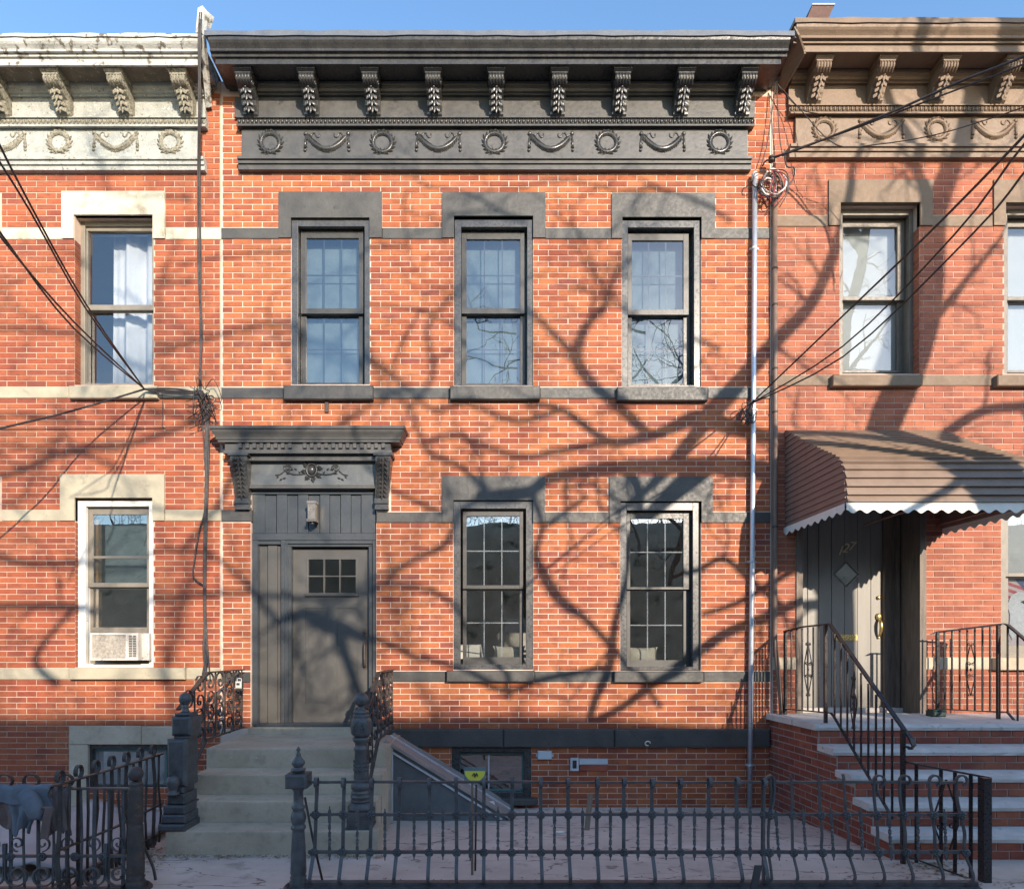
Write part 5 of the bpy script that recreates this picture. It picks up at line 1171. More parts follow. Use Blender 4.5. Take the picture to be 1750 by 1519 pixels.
# front fence of the left yard
lf_ = thing('scroll_fence', 'low black iron front fence with big foot scrolls left of the gate post', 'fence', (FX(100), -FD, gz(FD)))
rail_obj(FX(-160), FX(222), FZ(1347), .03, .014, lf_); rail_obj(FX(-160), FX(222), FZ(1462), .02, .018, lf_); rail_obj(FX(-160), FX(222), FZ(1518), .04, .02, lf_)
for i, px in enumerate(range(-150, 222, 24)):
    x = FX(px); MB().strap([(x, -FD, FZ(1515)), (x+rr.uniform(-.01, .01), -FD, FZ(1440)), (x, -FD, FZ(1347))], (1, 0, 0), .022 if i % 2 else .013, .010).build('bar', 'iron', lf_)
for i, px in enumerate(range(-140, 222, 43)):
    x = FX(px); z = FZ(1494); m = MB(); s = 1 if i % 2 else -1
    m.strap([Vector((x+s*.08, -FD-.012, FZ(1440)))]+spiral((x+s*.0, -FD-.012, z), .085, .02, 0 if s > 0 else math.pi, -s*1.5, 26, (1, 0, 0), (0, 0, 1)), (0, 1, 0), .02, .011); m.build('scroll', 'iron', lf_)
    m = MB(); m.strap(spiral((x+.0, -FD-.010, FZ(1440)), .055, .012, -math.pi/2, s*1.3, 20, (1, 0, 0), (0, 0, 1)), (0, 1, 0), .014, .008); m.build('scroll', 'iron', lf_)
for px in (-50, 10, 55, 113):
    c = Vector((FX(px), -FD+.0, FZ(1333))); m = MB(); m.strap([c+Vector((.055*math.cos(a), -.01*a/6, .045*math.sin(a))) for a in [math.pi*1.5+k*.42 for k in range(-6, 9)]], (0, 1, 0), .022, .010); m.build('loop', 'rust_iron', lf_)
for px in (20, 75, 130, 178): rosette(FX(px), FZ(1462), lf_, -FD-.006)
# cloth draped over that fence
def drape(name, mat, px0, px1, pyt, pyb, y0, seed, par, hem=.03, fold=.02):
    rr = random.Random(seed); nx_, nz_ = 40, 22; m = MB(); x0, x1 = FX(px0), FX(px1); zt2, zb2 = FZ(pyt), FZ(pyb); ph = [rr.uniform(0, 6) for _ in range(6)]
    v = []
    for j in range(nz_+1):
        t = j/nz_
        for i in range(nx_+1):
            s = i/nx_; x = x0+(x1-x0)*s
            fo = fold*(math.sin(s*17+ph[0]+t*3)+.6*math.sin(s*31+ph[1]-t*4)+.4*math.sin(s*9+t*7+ph[2]))*(.15+t)
            if t < .12: y = y0+.05-.09*math.sin(t/.12*math.pi/2); z = zt2+.02*math.sin(t/.12*math.pi/2)
            else: y = y0-.04+fo; z = zt2-(zt2-zb2)*(t-.12)/.88*(1+hem*3*math.sin(s*7+ph[3])+hem*2*math.sin(s*19+ph[4]))
            v.append((x+.012*math.sin(t*5+ph[5]), y, z+.006*math.sin(s*23)))
    f = [(j*(nx_+1)+i, j*(nx_+1)+i+1, (j+1)*(nx_+1)+i+1, (j+1)*(nx_+1)+i) for j in range(nz_) for i in range(nx_)]
    m.add(v, f, True); o = m.build(name, mat, par); so_ = o.modifiers.new('thick', 'SOLIDIFY'); so_.thickness = .008; return o
jk = thing('draped_jacket', 'crumpled blue grey and brown jacket draped over the left front fence', 'jacket', (FX(50), -FD-.05, FZ(1350)))
drape('jacket_body', 'denim', -40, 96, 1344, 1372, -FD-.02, 1, jk, .04, .006); drape('lining', 'brown_cloth', -45, 34, 1362, 1412, -FD-.0, 2, jk, .02, .016); drape('sleeve', 'brown_cloth', 86, 124, 1350, 1416, -FD-.0, 4, jk, .03, .018)
drape('jacket_back', 'denim', 24, 98, 1366, 1408, -FD-.01, 5, jk, .10, .02)
m = MB(); m.tube(smoothp([W(42, 1354, 2.72), W(52, 1366, 2.74), W(60, 1384, 2.74), W(64, 1396, 2.72)], 3), [.04, .045, .05, .052, .055, .055, .052, .05, .045, .03], 9); m.build('sleeve', 'denim', jk)
MB().strap(smoothp([W(68, 1382, 2.74), W(84, 1380, 2.76), W(80, 1400, 2.74), W(76, 1432, 2.7)], 3), (1, 0, 0), .055, .012).build('cuff', 'brown_cloth', jk)
tp = thing('folded_tarp', 'pale grey plastic tarp lying in the left yard behind the iron fences', 'tarp', (-4.2, -1.7, 0))
m = MB(); nx_, ny_ = 26, 16; rr = random.Random(5); v = [(-5.6+2.6*i/nx_, -2.35+1.6*j/ny_, gz(2)-.02+.05+.13*math.exp(-((i-13)/9)**2)*(1+.5*math.sin(i*.9+j*.7))+.03*rr.random()) for j in range(ny_+1) for i in range(nx_+1)]
m.add(v, [(j*(nx_+1)+i, j*(nx_+1)+i+1, (j+1)*(nx_+1)+i+1, (j+1)*(nx_+1)+i) for j in range(ny_) for i in range(nx_)], True); o = m.build('sheet', 'tarp', tp); s_ = o.modifiers.new('thick', 'SOLIDIFY'); s_.thickness = .01

# ================================================================= cellar hatch
ch = thing('cellar_hatch', 'sloping metal cellar hatch with white end plate between the stoop and the cellar window', 'cellar hatch', (-.6, -.35, 0))
hd0 = .62; P0 = W(672, 1277, hd0); P1 = W(868, 1404, hd0)
sx = P0.x; ex = P1.x; zA, zB = P0.z, gz(.6)+.03
MB().poly([Vector((sx, -hd0, -.02)), Vector((ex, -hd0, -.02)), Vector((ex, -hd0, zB)), Vector((sx, -hd0, zA))], None, (0, .03, 0)).build('side_sheet', 'hatch', ch)
MB().poly([Vector((sx, -hd0+.032, -.02)), Vector((ex, -hd0+.032, -.02)), Vector((ex, -hd0+.032, zB-.01)), Vector((sx, -hd0+.032, zA-.01))], None, (0, hd0-.034, 0)).build('hatch_body', 'hatch', ch)
MB().box(sx-.085, sx-.001, -hd0-.01, -.001, -.02, zA+.02).build('end_plate', 'zinc', ch)
dx, dz2 = ex-sx, zB-zA; nrm = Vector((-dz2, 0, dx)).normalized()
for a_, b_, h_, mt in ((-.03, .05, .03, 'hatch_top'), (.052, hd0/2-.01, .018, 'hatch_top'), (hd0/2-.008, hd0/2+.02, .03, 'zinc'), (hd0/2+.022, hd0-.03, .018, 'hatch_top')):
    p = Vector((sx-.09, -hd0+a_, zA+.058)); q = Vector((ex+.03, -hd0+a_, zB-.018)); w_ = b_-a_
    MB().add([p, q, q+Vector((0, w_, 0)), p+Vector((0, w_, 0)), p+nrm*h_, q+nrm*h_, q+nrm*h_+Vector((0, w_, 0)), p+nrm*h_+Vector((0, w_, 0))], [(0, 3, 2, 1), (4, 5, 6, 7), (0, 1, 5, 4), (1, 2, 6, 5), (2, 3, 7, 6), (3, 0, 4, 7)]).build('lid_board', mt, ch)
MB().strap([Vector((sx, -hd0-.012, zA-.05)), Vector((ex-.06, -hd0-.012, zB-.012))], (0, 1, 0), .02, .018).build('edge_rail', 'zinc', ch)
fl = thing('paper_flyer', 'folded white paper lying on the lower end of the cellar hatch', 'paper', W(839, 1378, .6)); p = W(839, 1376, .55)
MB().poly([p+Vector((-.06, 0, .03)), p+Vector((.03, -.02, .045)), p+Vector((.06, -.03, -.04)), p+Vector((-.03, -.01, -.06))], None, (0, .012, .004)).build('sheet', 'white_paint', fl)

# ================================================================= services on the facade
ub = thing('utility_box', 'small blank grey box on the bricks right of the cellar window', 'utility box', W(930, 1290, 0)); MB().pbox(919, 943, 1283, 1297.5, .045, .0, .004).build('cover', 'box_grey', ub); MB().pbox(916, 946, 1287, 1293, .012, .0).build('flange', 'zinc', ub)
mp = thing('utility_box', 'long grey plate with switch cut-out low on the bricks left of the pipe', 'utility box', W(1006, 1307, 0)); 
MB().ring(XX(975, .03), XX(989, .03), ZZ(1317, .03), ZZ(1295, .03), -.03, 0, .022, .022, .025, .025).build('switch_plate', 'box_grey', mp); MB().pbox(979, 985, 1299, 1313, .012, 0).build('switch', 'dark_metal', mp)
MB().pbox(990, 1039, 1296, 1306, .02, 0, .003).build('cover', 'box_grey', mp); MB().pbox(990, 1039, 1306.3, 1317, .017, 0, .003).build('lower_cover', 'brick_s', mp)
hk = thing('wall_hook', 'small white hook on the black stone course left of the grey pipe', 'hook', W(1107, 1270, .06)); c = W(1107, 1270, .075)
MB().tube([c+Vector((.028*math.cos(a), 0, .024*math.sin(a))) for a in [i*.5 for i in range(11)]], .008, 6).build('ring', 'white_plastic', hk)
cp = thing('conduit_pipe', 'silvery grey metal conduit running up the wall at the right end of the middle house', 'pipe', W(1283, 1378, .05))
MB().tube([W(1290, 306, .06), W(1289, 500, .06), W(1287, 800, .06), W(1284, 1100, .06), W(1281, 1379, .06)], .027, 12).build('pipe', 'aluminium', cp)
for y in (425, 700, 960, 1307): px = 1290-(y-306)*9/1073; MB().tube([W(px, y-2, .06), W(px, y+2, .06)], .031, 12).build('clamp', 'zinc', cp); MB().pbox(px-7, px+8, y-1.5, y+1.5, .03, .0).build('strap', 'zinc', cp)
MB().lathe(W(1290, 306, .06), [(.03, -.02), (.034, .0), (.034, .05), (.02, .075)], 12).build('weatherhead', 'zinc', cp)
dp = thing('drainpipe', 'brown painted drainpipe between the middle and right houses', 'pipe', W(1324, 1225, .05))
MB().tube([W(1324, 330, .055), W(1325, 700, .055), W(1324, 1088, .055), W(1326, 1110, .06), W(1334, 1195, .10), W(1336, 1224, .11)], [.026, .026, .026, .024, .024, .024], 10).build('pipe', 'brown_pipe', dp)
for y in (459, 521, 630, 704, 900): MB().tube([W(1324.5, y-1.5, .055), W(1324.5, y+1.5, .055)], .030, 10).build('clamp', 'rust_iron', dp)
# cables
def cable(name, label, runs, mats, rs, grp=None, cat='cable'):
    pts0 = runs[0][-1]; t = thing(name, label, cat, W(*pts0), grp)
    for i, r_ in enumerate(runs):
        MB().tube(smoothp([W(*p) for p in r_], 4), rs[i] if isinstance(rs, list) else rs, 6).build('strand', mats[i] if isinstance(mats, list) else mats, t)
    return t
A = (247, 665, .12)
cable('overhead_cable', 'upper pair of black cables crossing the left upper window', [[(-700, -1100, 5.3), (-60, 130, 3.7), (40, 328, 3.0), (147, 520, 1.9), A], [(-720, -1080, 5.3), (-80, 140, 3.6), (52, 362, 2.8), (147, 528, 1.8), A]], 'cable', .007, 'cables strung to the left house')
cable('overhead_cable', 'lower pair of black cables crossing the left upper window', [[(-890, -780, 5.5), (-160, 170, 4.0), (0, 397, 3.2), (126, 561, 2.0), A], [(-890, -740, 5.5), (-160, 190, 4.0), (0, 404, 3.2), (128, 552, 2.0), A]], 'cable', .007, 'cables strung to the left house')
cable('overhead_cable', 'single black cable rising from the left edge to the sill of the left upper window', [[(-260, 790, 2.0), (0, 732, 1.2), (120, 703, .6), A]], 'cable', .010, 'cables strung to the left house')
cable('cable_bundle', 'black cable bundle running level from the left upper window sill to the tangle', [[A, (275, 667, .10), (310, 669, .09), (338, 669, .08)], [A, (280, 664, .10), (312, 666, .09), (338, 672, .08)], [A, (270, 670, .10), (315, 672, .09), (338, 674, .07)]], 'cable', .010)
rr = random.Random(77); runs = []
for k in range(5):
    o_ = rr.uniform(-3, 3); runs.append([(343+o_, 22 if k < 2 else 40, .5), (341+o_, 60, .52), (341+o_*.8, 190, .34), (340+o_, 300, .12), (341+o_*1.3, 450, .06), (342+rr.uniform(-3, 5), 560, .06), (342+o_, 660, .07)])
cable('cable_bundle', 'thin dark cables dropping from the roof edge down the joint between left and middle houses', runs, 'cable', .006)
runs = []
for k in range(7):
    o_ = rr.uniform(-3.5, 3.5); runs.append([(343+o_, 668, .08), (352+rr.uniform(-4, 8), 690, .10), (354+o_, 735, .10), (353+o_*.7, 820, .09), (350+o_*.6, 950, .08), (350+o_*.5, 1050, .08), (353+rr.uniform(-6, 4), 1110, .12), (352+o_*2, 1152, .25)])
runs.append([(345, 700, .08), (352, 850, .06), (340, 910, .05), (330, 975, .05), (334, 990, .05), (349, 1000, .05)])
cable('cable_bundle', 'thick black cable bundle running down beside the door hood to the stoop railing', runs, 'cable', .0085)
runs = []
for k in range(16):
    a0 = rr.uniform(0, 6.28); x0_, y0_ = 344+rr.uniform(-4, 8), 668+rr.uniform(-4, 30)
    runs.append([(x0_, y0_, .08), (x0_+rr.uniform(-12, 24), y0_+rr.uniform(-24, 20), .12+rr.uniform(0, .08)), (x0_+rr.uniform(-16, 28), y0_+rr.uniform(-20, 30), .12), (x0_+rr.uniform(-30, 30), y0_+rr.uniform(-5, 45), .10)])
cable('cable_tangle', 'tangle of black wires where the left cables meet, above the door hood', runs, 'cable', .0045)
Bq = (1283, 690, .12)
for k, (lab, mid, end) in enumerate((('highest of the three black cables rising from the grey pipe to the right edge', (1586, 400, 2.9), (1760, 222, 3.9)), ('middle of the three black cables rising from the grey pipe across the right window', (1632, 400, 3.0), (1762, 232, 3.9)), ('lowest of the three black cables rising from the grey pipe to the right edge', (1662, 400, 3.1), (1778, 262, 3.9)))):
    m2 = ((1435, 545, 1.6), (1440, 592, 1.6), (1440, 610, 1.6))[k]
    cable('overhead_cable', lab, [[Bq, m2, mid, end, (end[0]+400, end[1]-430, 5.3)]], 'cable', .0085 if k == 0 else .007, 'cables strung to the grey pipe')
runs = []
for k in range(11): runs.append([(1283+rr.uniform(-6, 8), 686+rr.uniform(-4, 10), .11), (1276+rr.uniform(-14, 10), 700+rr.uniform(-10, 14), .16), (1272+rr.uniform(-12, 22), 715+rr.uniform(-10, 12), .15), (1284+rr.uniform(-10, 10), 700+rr.uniform(-8, 12), .12)])
cable('cable_tangle', 'small knot of black wires on the grey pipe above the awning', runs, 'cable', .005)
cable('overhead_cable', 'heavy twisted cable rising from the pipe top across the brown cornice', [[(1318, 270, .12), (1354, 259, .3), (1440, 226, .6), (1533, 188, .95), (1640, 140, 1.3), (1750, 97, 1.7), (1900, 30, 2.2)], [(1318, 272, .12), (1360, 255, .3), (1450, 224, .6), (1540, 190, .95), (1645, 150, 1.3), (1750, 110, 1.7), (1900, 50, 2.2)]], 'cable', [.011, .008], 'cables strung to the grey pipe')
cable('overhead_cable', 'thin slack cable sagging across the brown cornice frieze', [[(1330, 145, .10), (1370, 190, .2), (1429, 248, .45), (1500, 247, .6), (1593, 232, .9), (1680, 207, 1.2), (1760, 180, 1.6)]], 'cable', .005, 'cables strung to the grey pipe')
cable('overhead_cable', 'thin cables dropping from under the cornice end to the pipe top', [[(1326, 140, .10), (1318, 200, .08), (1310, 250, .08), (1300, 285, .10)], [(1327, 140, .10), (1330, 200, .08), (1333, 240, .08), (1338, 268, .10)], [(1327, 142, .10), (1345, 165, .12), (1370, 188, .15), (1400, 195, .3)]], 'cable', .005)
ins = thing('insulator', 'rusty spool insulator on an iron hook beside the pipe top', 'insulator', W(1318, 272, .1)); MB().tube(smoothp([W(1303, 284, .02), W(1308, 276, .08), W(1318, 272, .12), W(1338, 264, .14), W(1341, 256, .14)], 3), .009, 6).build('hook', 'rust_iron', ins)
MB().lathe(W(1319, 272, .12)-Vector((0, 0, .03)), [(.012, 0), (.034, .004), (.036, .018), (.02, .026), (.02, .034), (.036, .042), (.034, .056), (.012, .06)], 12).build('spool', 'rust_iron', ins)
runs = []; mats = []; rs = []
for k in range(9):
    cxp, cyp, r_ = rr.uniform(1303, 1322), rr.uniform(302, 322), rr.uniform(13, 24); n = 14; a0 = rr.uniform(0, 6)
    runs.append([(cxp+r_*math.cos(a0+i*.48)*rr.uniform(.8, 1.1), cyp+r_*1.1*math.sin(a0+i*.48)*rr.uniform(.8, 1.1), .10+.06*math.sin(i*.7+k)) for i in range(n)])
    mats.append('grey_cable' if k in (1, 4) else 'red_cable' if k == 6 else 'cable'); rs.append(.009 if k in (1, 4) else .006)
runs.append([(1340, 262, .12), (1345, 285, .14), (1357, 287, .15), (1356, 305, .15), (1345, 322, .14), (1348, 330, .12)]); mats.append('cable'); rs.append(.008)
for k in range(7):
    x0_ = rr.uniform(1315, 1350); runs.append([(1318, 290, .1), (x0_, 300+rr.uniform(-10, 10), .15), (x0_+rr.uniform(-10, 8), 325, .14), (x0_-12+rr.uniform(-8, 8), 345+rr.uniform(-4, 12), .10)]); mats.append('red_cable' if k in (2, 3) else 'cable'); rs.append(.005)
cable('cable_coil', 'messy coils of black, white and red wires at the top of the grey pipe', runs, mats, rs, cat='cable coil')
cable('low_wire', 'thin wire stapled along the bricks below the left upper window', [[(-60, 734, .01), (120, 733, .012), (270, 732, .012), (277, 728, .012), (278, 700, .012), (277, 672, .012)]], 'cable', .004)
# air conditioner, curtains, print
ac = thing('air_conditioner', 'grimy white air conditioner in the left lower window', 'air conditioner', W(204, 1128, .12))
f_ = .12; MB().ring(XX(154, f_), XX(218, f_), ZZ(1128, f_), ZZ(1081.5, f_), -f_, .3, .02, .02, .02, .02).build('case', 'white_plastic', ac)
MB().box(XX(154, f_)+.021, XX(218, f_)-.021, -f_+.012, .28, ZZ(1128, f_)+.021, ZZ(1081.5, f_)-.021).build('condenser_grille', 'ac_face', ac)
MB().box(XX(218, f_)+.001, XX(236, f_), -f_+.004, .3, ZZ(1128, f_), ZZ(1081.5, f_)).build('side_panel', 'white_plastic', ac)
lv = MB(); 
for i in range(13):
    for q in (0, 1): lv.box(XX(220+q*7, f_), XX(225.5+q*7, f_), -f_+.000, -f_+.0035, ZZ(1122-i*2.9, f_), ZZ(1120.4-i*2.9, f_))
tag(lv.build('louvre', 'ink', ac), kind='stuff')
MB().box(XX(236.5, .05), XX(254, .05), -.04, .0, ZZ(1128, .05), ZZ(1082, .05)).build('filler_panel', 'white_plastic', ac)
for i in range(4): MB().box(XX(238+i*4, .05), XX(239+i*4, .05), -.046, -.0405, ZZ(1127, .05), ZZ(1083, .05)).build('pleat', 'white_plastic', ac)
cu = thing('window_curtain', 'white pleated curtain behind the right side of the left upper window', 'curtain', W(230, 658, -.35))
m = MB(); v = []; n = 60
for i in range(n+1):
    s = i/n; x = XX(191, -.3)+(XX(275, -.3)-XX(191, -.3))*s; y = .33+.035*math.sin(s*13)+.015*math.sin(s*31+1)
    v += [(x-.012, y, ZZ(662, -.3)), (x, y, ZZ(402, -.3))]
m.add(v, [(2*i, 2*i+2, 2*i+3, 2*i+1) for i in range(n)], True); o = m.build('pleated_cloth', 'curtain', cu); s_ = o.modifiers.new('t', 'SOLIDIFY'); s_.thickness = .004
MB().tube([(XX(150, -.3), .33, ZZ(400, -.3)), (XX(280, -.3), .33, ZZ(400, -.3))], .012, 8).build('rod', 'white_paint', cu)
po = thing('flag_print', 'printed picture of a white eagle and a striped flag in the right lower window', 'print', W(1760, 1045, -.14))
x0, x1, z0, z1 = XX(1722, -.2), XX(1832, -.2), ZZ(1104, -.2), ZZ(990, -.2)
MB().box(x0, x1, .225, .232, z0, z1).build('paper', 'poster_pink', po)
for i in range(4):
    a_ = z1-.02-i*.075; MB().poly([Vector((x0+.005, .2245, a_)), Vector((x0+.30, .2245, a_-.10)), Vector((x0+.30, .2245, a_-.135)), Vector((x0+.005, .2245, a_-.035))], None, (0, -.0015, 0)).build('stripe', 'flag_red', po)
MB().poly([Vector((x0+.11, .2215, z1-.005)), Vector((x0+.42, .2215, z1-.005)), Vector((x0+.42, .2215, z1-.22)), Vector((x0+.24, .2215, z1-.15))], None, (0, -.0015, 0)).build('canton', 'flag_blue', po)
for i in range(5): MB().poly([Vector((x0+.2+.04*i+.012*math.cos(k*2*math.pi/5+1.57), .219, z1-.05-.02*(i % 2)*2+.012*math.sin(k*2*math.pi/5+1.57))) for k in (0, 2, 4, 1, 3)], None, (0, -.001, 0)).build('star', 'eagle', po)
hp = [(.02, -.62), (.03, -.40), (.0, -.30), (.04, -.19), (.12, -.14), (.22, -.15), (.30, -.22), (.36, -.30), (.36, -.42), (.42, -.55), (.48, -.68), (.40, -.60), (.34, -.70), (.26, -.60), (.20, -.72), (.12, -.60), (.06, -.70)]
MB().poly([Vector((x0+.01+a_, .2175, z1+b_*.98)) for a_, b_ in hp], None, (0, -.0015, 0)).build('eagle_head', 'eagle', po)
MB().poly([Vector((x0+a_, .2155, z1+b_)) for a_, b_ in ((.16, -.25), (.20, -.235), (.23, -.26), (.20, -.28))], None, (0, -.001, 0)).build('eye', 'ink', po)
MB().poly([Vector((x0+a_, .2155, z1+b_)) for a_, b_ in ((.28, -.27), (.38, -.29), (.40, -.38), (.36, -.35), (.28, -.35))], None, (0, -.001, 0)).build('beak', 'yellow', po)
# things seen through the lower middle windows
def folding_chair(name, label, x, y, rz, zf):
    t = thing(name, label, 'chair', (x, y, zf), 'white chairs inside the middle house'); Mx = Matrix.Translation((x, y, zf)) @ Matrix.Rotation(rz, 4, 'Z')
    MB().box(-.22, .22, -.2, .2, .43, .46, Mx).build('seat', 'white_paint', t); MB().box(-.22, .22, .19, .21, .70, .88, Mx).build('backrest', 'white_paint', t)
    for s in (-1, 1):
        MB().tube([Mx @ Vector((s*.2, -.22, 0)), Mx @ Vector((s*.2, .2, .88))], .014, 6).build('leg', 'white_paint', t); MB().tube([Mx @ Vector((s*.2, .24, 0)), Mx @ Vector((s*.2, -.12, .46))], .014, 6).build('leg', 'white_paint', t)
ZF = ZZ(1238)
folding_chair('folding_chair', 'white folding chair at the left inside the left lower window', XX(806, -1), .95, .4, ZF+.0)
folding_chair('folding_chair', 'white folding chair stacked behind at the right inside the left lower window', XX(885, -1), 1.3, -.3, ZF+.35)
tb = thing('white_table', 'white tabletop inside the left lower window', 'table', (XX(870, -1), 1, ZF)); MB().box(XX(845, -1), XX(925, -1), .7, 1.3, ZF+.72, ZF+.75).build('tabletop', 'white_paint', tb)
for a_ in (850, 920): MB().tube([(XX(a_, -1), .8, ZF), (XX(a_, -1), .8, ZF+.72)], .015, 6).build('leg', 'white_paint', tb)
def cushion(label, px, py, d):
    t = thing('cushion', label, 'cushion', W(px, py+14, d), 'pale cushions on the window ledges'); c = W(px, py, d); m = MB(); n = 12; v = []
    for j in range(n+1):
        for i in range(n+1):
            u, w_ = i/n*2-1, j/n*2-1; e = (1-u*u)*(1-w_*w_); pin = 1-.12*(1-abs(u)**3)*abs(w_)**2-.12*(1-abs(w_)**3)*abs(u)**2
            v.append(c+Vector((u*.19*pin, -.06*math.sqrt(max(e, 0)), w_*.10*pin)))
    k = len(v); v += [Vector((p.x, 2*c.y-p.y, p.z)) for p in v]
    q = lambda i, j: j*(n+1)+i
    f = [(q(i, j), q(i+1, j), q(i+1, j+1), q(i, j+1)) for j in range(n) for i in range(n)]; f += [tuple(a_+k for a_ in reversed(g_)) for g_ in f]
    m.add(v, f, True); m.build('cushion_cover', 'cream_stone', t)
cushion('pale cushion inside the left lower window', 870, 1118, -.32); cushion('pale cushion inside the right lower window', 1096, 1120, -.32)
# yard bits
ys_ = thing('yard_sign', 'small sign with yellow half disc on a stake before the cellar window', 'sign', W(806, 1515, 2.3)); d = 2.3
p0, p1 = W(807, 1325, d), W(805, 1512, d)
MB().box(p0.x-.009, p0.x+.009, -d-.006, -d+.006, gz(d)-.02, p0.z).build('stake', 'wood', ys_)
c = W(811.5, 1323, d+.01); hw = 18.5/(155*7/(7-d)); hh = 12.5/(155*7/(7-d))
MB().box(c.x-hw, c.x+hw, -d-.012, -d-.0065, c.z-hh, c.z+hh).build('board', 'shade', ys_)
MB().poly([Vector((c.x+hw*.95*math.cos(a), -d-.0125, c.z+hh*.5-hh*1.45*math.sin(a))) for a in [math.pi*k/14 for k in range(15)]], None, (0, -.001, 0)).build('half_disc', 'yellow', ys_)
MB().tube(smoothp([c+Vector((-.02, -.008, -.01)), c+Vector((-.005, -.008, .012)), c+Vector((.0, -.008, -.02)), c+Vector((.012, -.008, .012)), c+Vector((.02, -.008, -.012))], 3), .0035, 4).build('scribble', 'ink', ys_)
rd_ = thing('iron_stake', 'thin dark iron rod standing beside the yard sign stake', 'rod', W(813, 1470, 2.2)); MB().tube([W(814, 1340, 2.2), W(812, 1496, 2.2)], .008, 6).build('rod', 'rust_iron', rd_)
wp = thing('leaning_batten', 'short dark wooden batten leaning behind the middle of the front fence', 'batten', W(1004, 1420, 1.3)); MB().strap([W(1009, 1357, 1.3), W(1003, 1418, 1.35)], (1, 0, 0), .045, .02).build('batten', 'wood', wp)
wp = thing('leaning_batten', 'dark batten stub leaning at the right part of the front fence', 'batten', W(1290, 1519, 2.7)); MB().strap([W(1296, 1478, 2.72), W(1288, 1519, 2.74)], (1, 0, 0), .045, .02).build('batten', 'ink', wp)
# leaf litter
rr = random.Random(55); m = MB()
def leafat(x, y, s):
    z = gz(-y)+.004 if y > -2.75 else gz(2.75)-.006; a = rr.uniform(0, 6.28); u = Vector((math.cos(a), math.sin(a), rr.uniform(-.2, .3)))*s; w_ = Vector((-math.sin(a), math.cos(a), rr.uniform(-.2, .3)))*s*.5; c = Vector((x, y, z+.004))
    m.add([c-u, c+w_, c+u, c-w_+Vector((0, 0, .004))], [(0, 1, 2, 3)])
for i in range(520):
    x = rr.uniform(-3.0, -.9); leafat(x, -1.82-abs(rr.gauss(0, .05)), rr.uniform(.006, .016))
for i in range(240): leafat(rr.gauss(-2.85, .15), -rr.uniform(1.6, 2.3), rr.uniform(.008, .02))
for i in range(160): leafat(rr.gauss(3.35, .15), -2.0-abs(rr.gauss(0, .15)), rr.uniform(.008, .022))
for i in range(260): leafat(rr.uniform(-.9, 4.0), -2.6+abs(rr.gauss(0, .10)), rr.uniform(.006, .018))
for i in range(260): leafat(rr.uniform(-5, 5.5), -rr.uniform(2.6, 4), rr.uniform(.005, .014))
for i in range(320): leafat(rr.uniform(-.9, 3.2), -rr.uniform(.05, 2.6), rr.uniform(.006, .014))
tag(m.build('leaf_litter', 'leaf'), 'scattered dry brown leaves and debris at the foot of the steps', 'leaf litter', kind='stuff')
for lab, px, py, d in (('crumpled white scrap of paper on the flagstones behind the fence', 957, 1412, 1.1), ):
    t = thing('paper_scrap', lab, 'litter', W(px, py, d)); c = Vector((XX(px, d), -d, gz(d)+.01)); MB().ell(c, .05, .02, .012, 7, 5).build('scrap', 'white_paint', t)

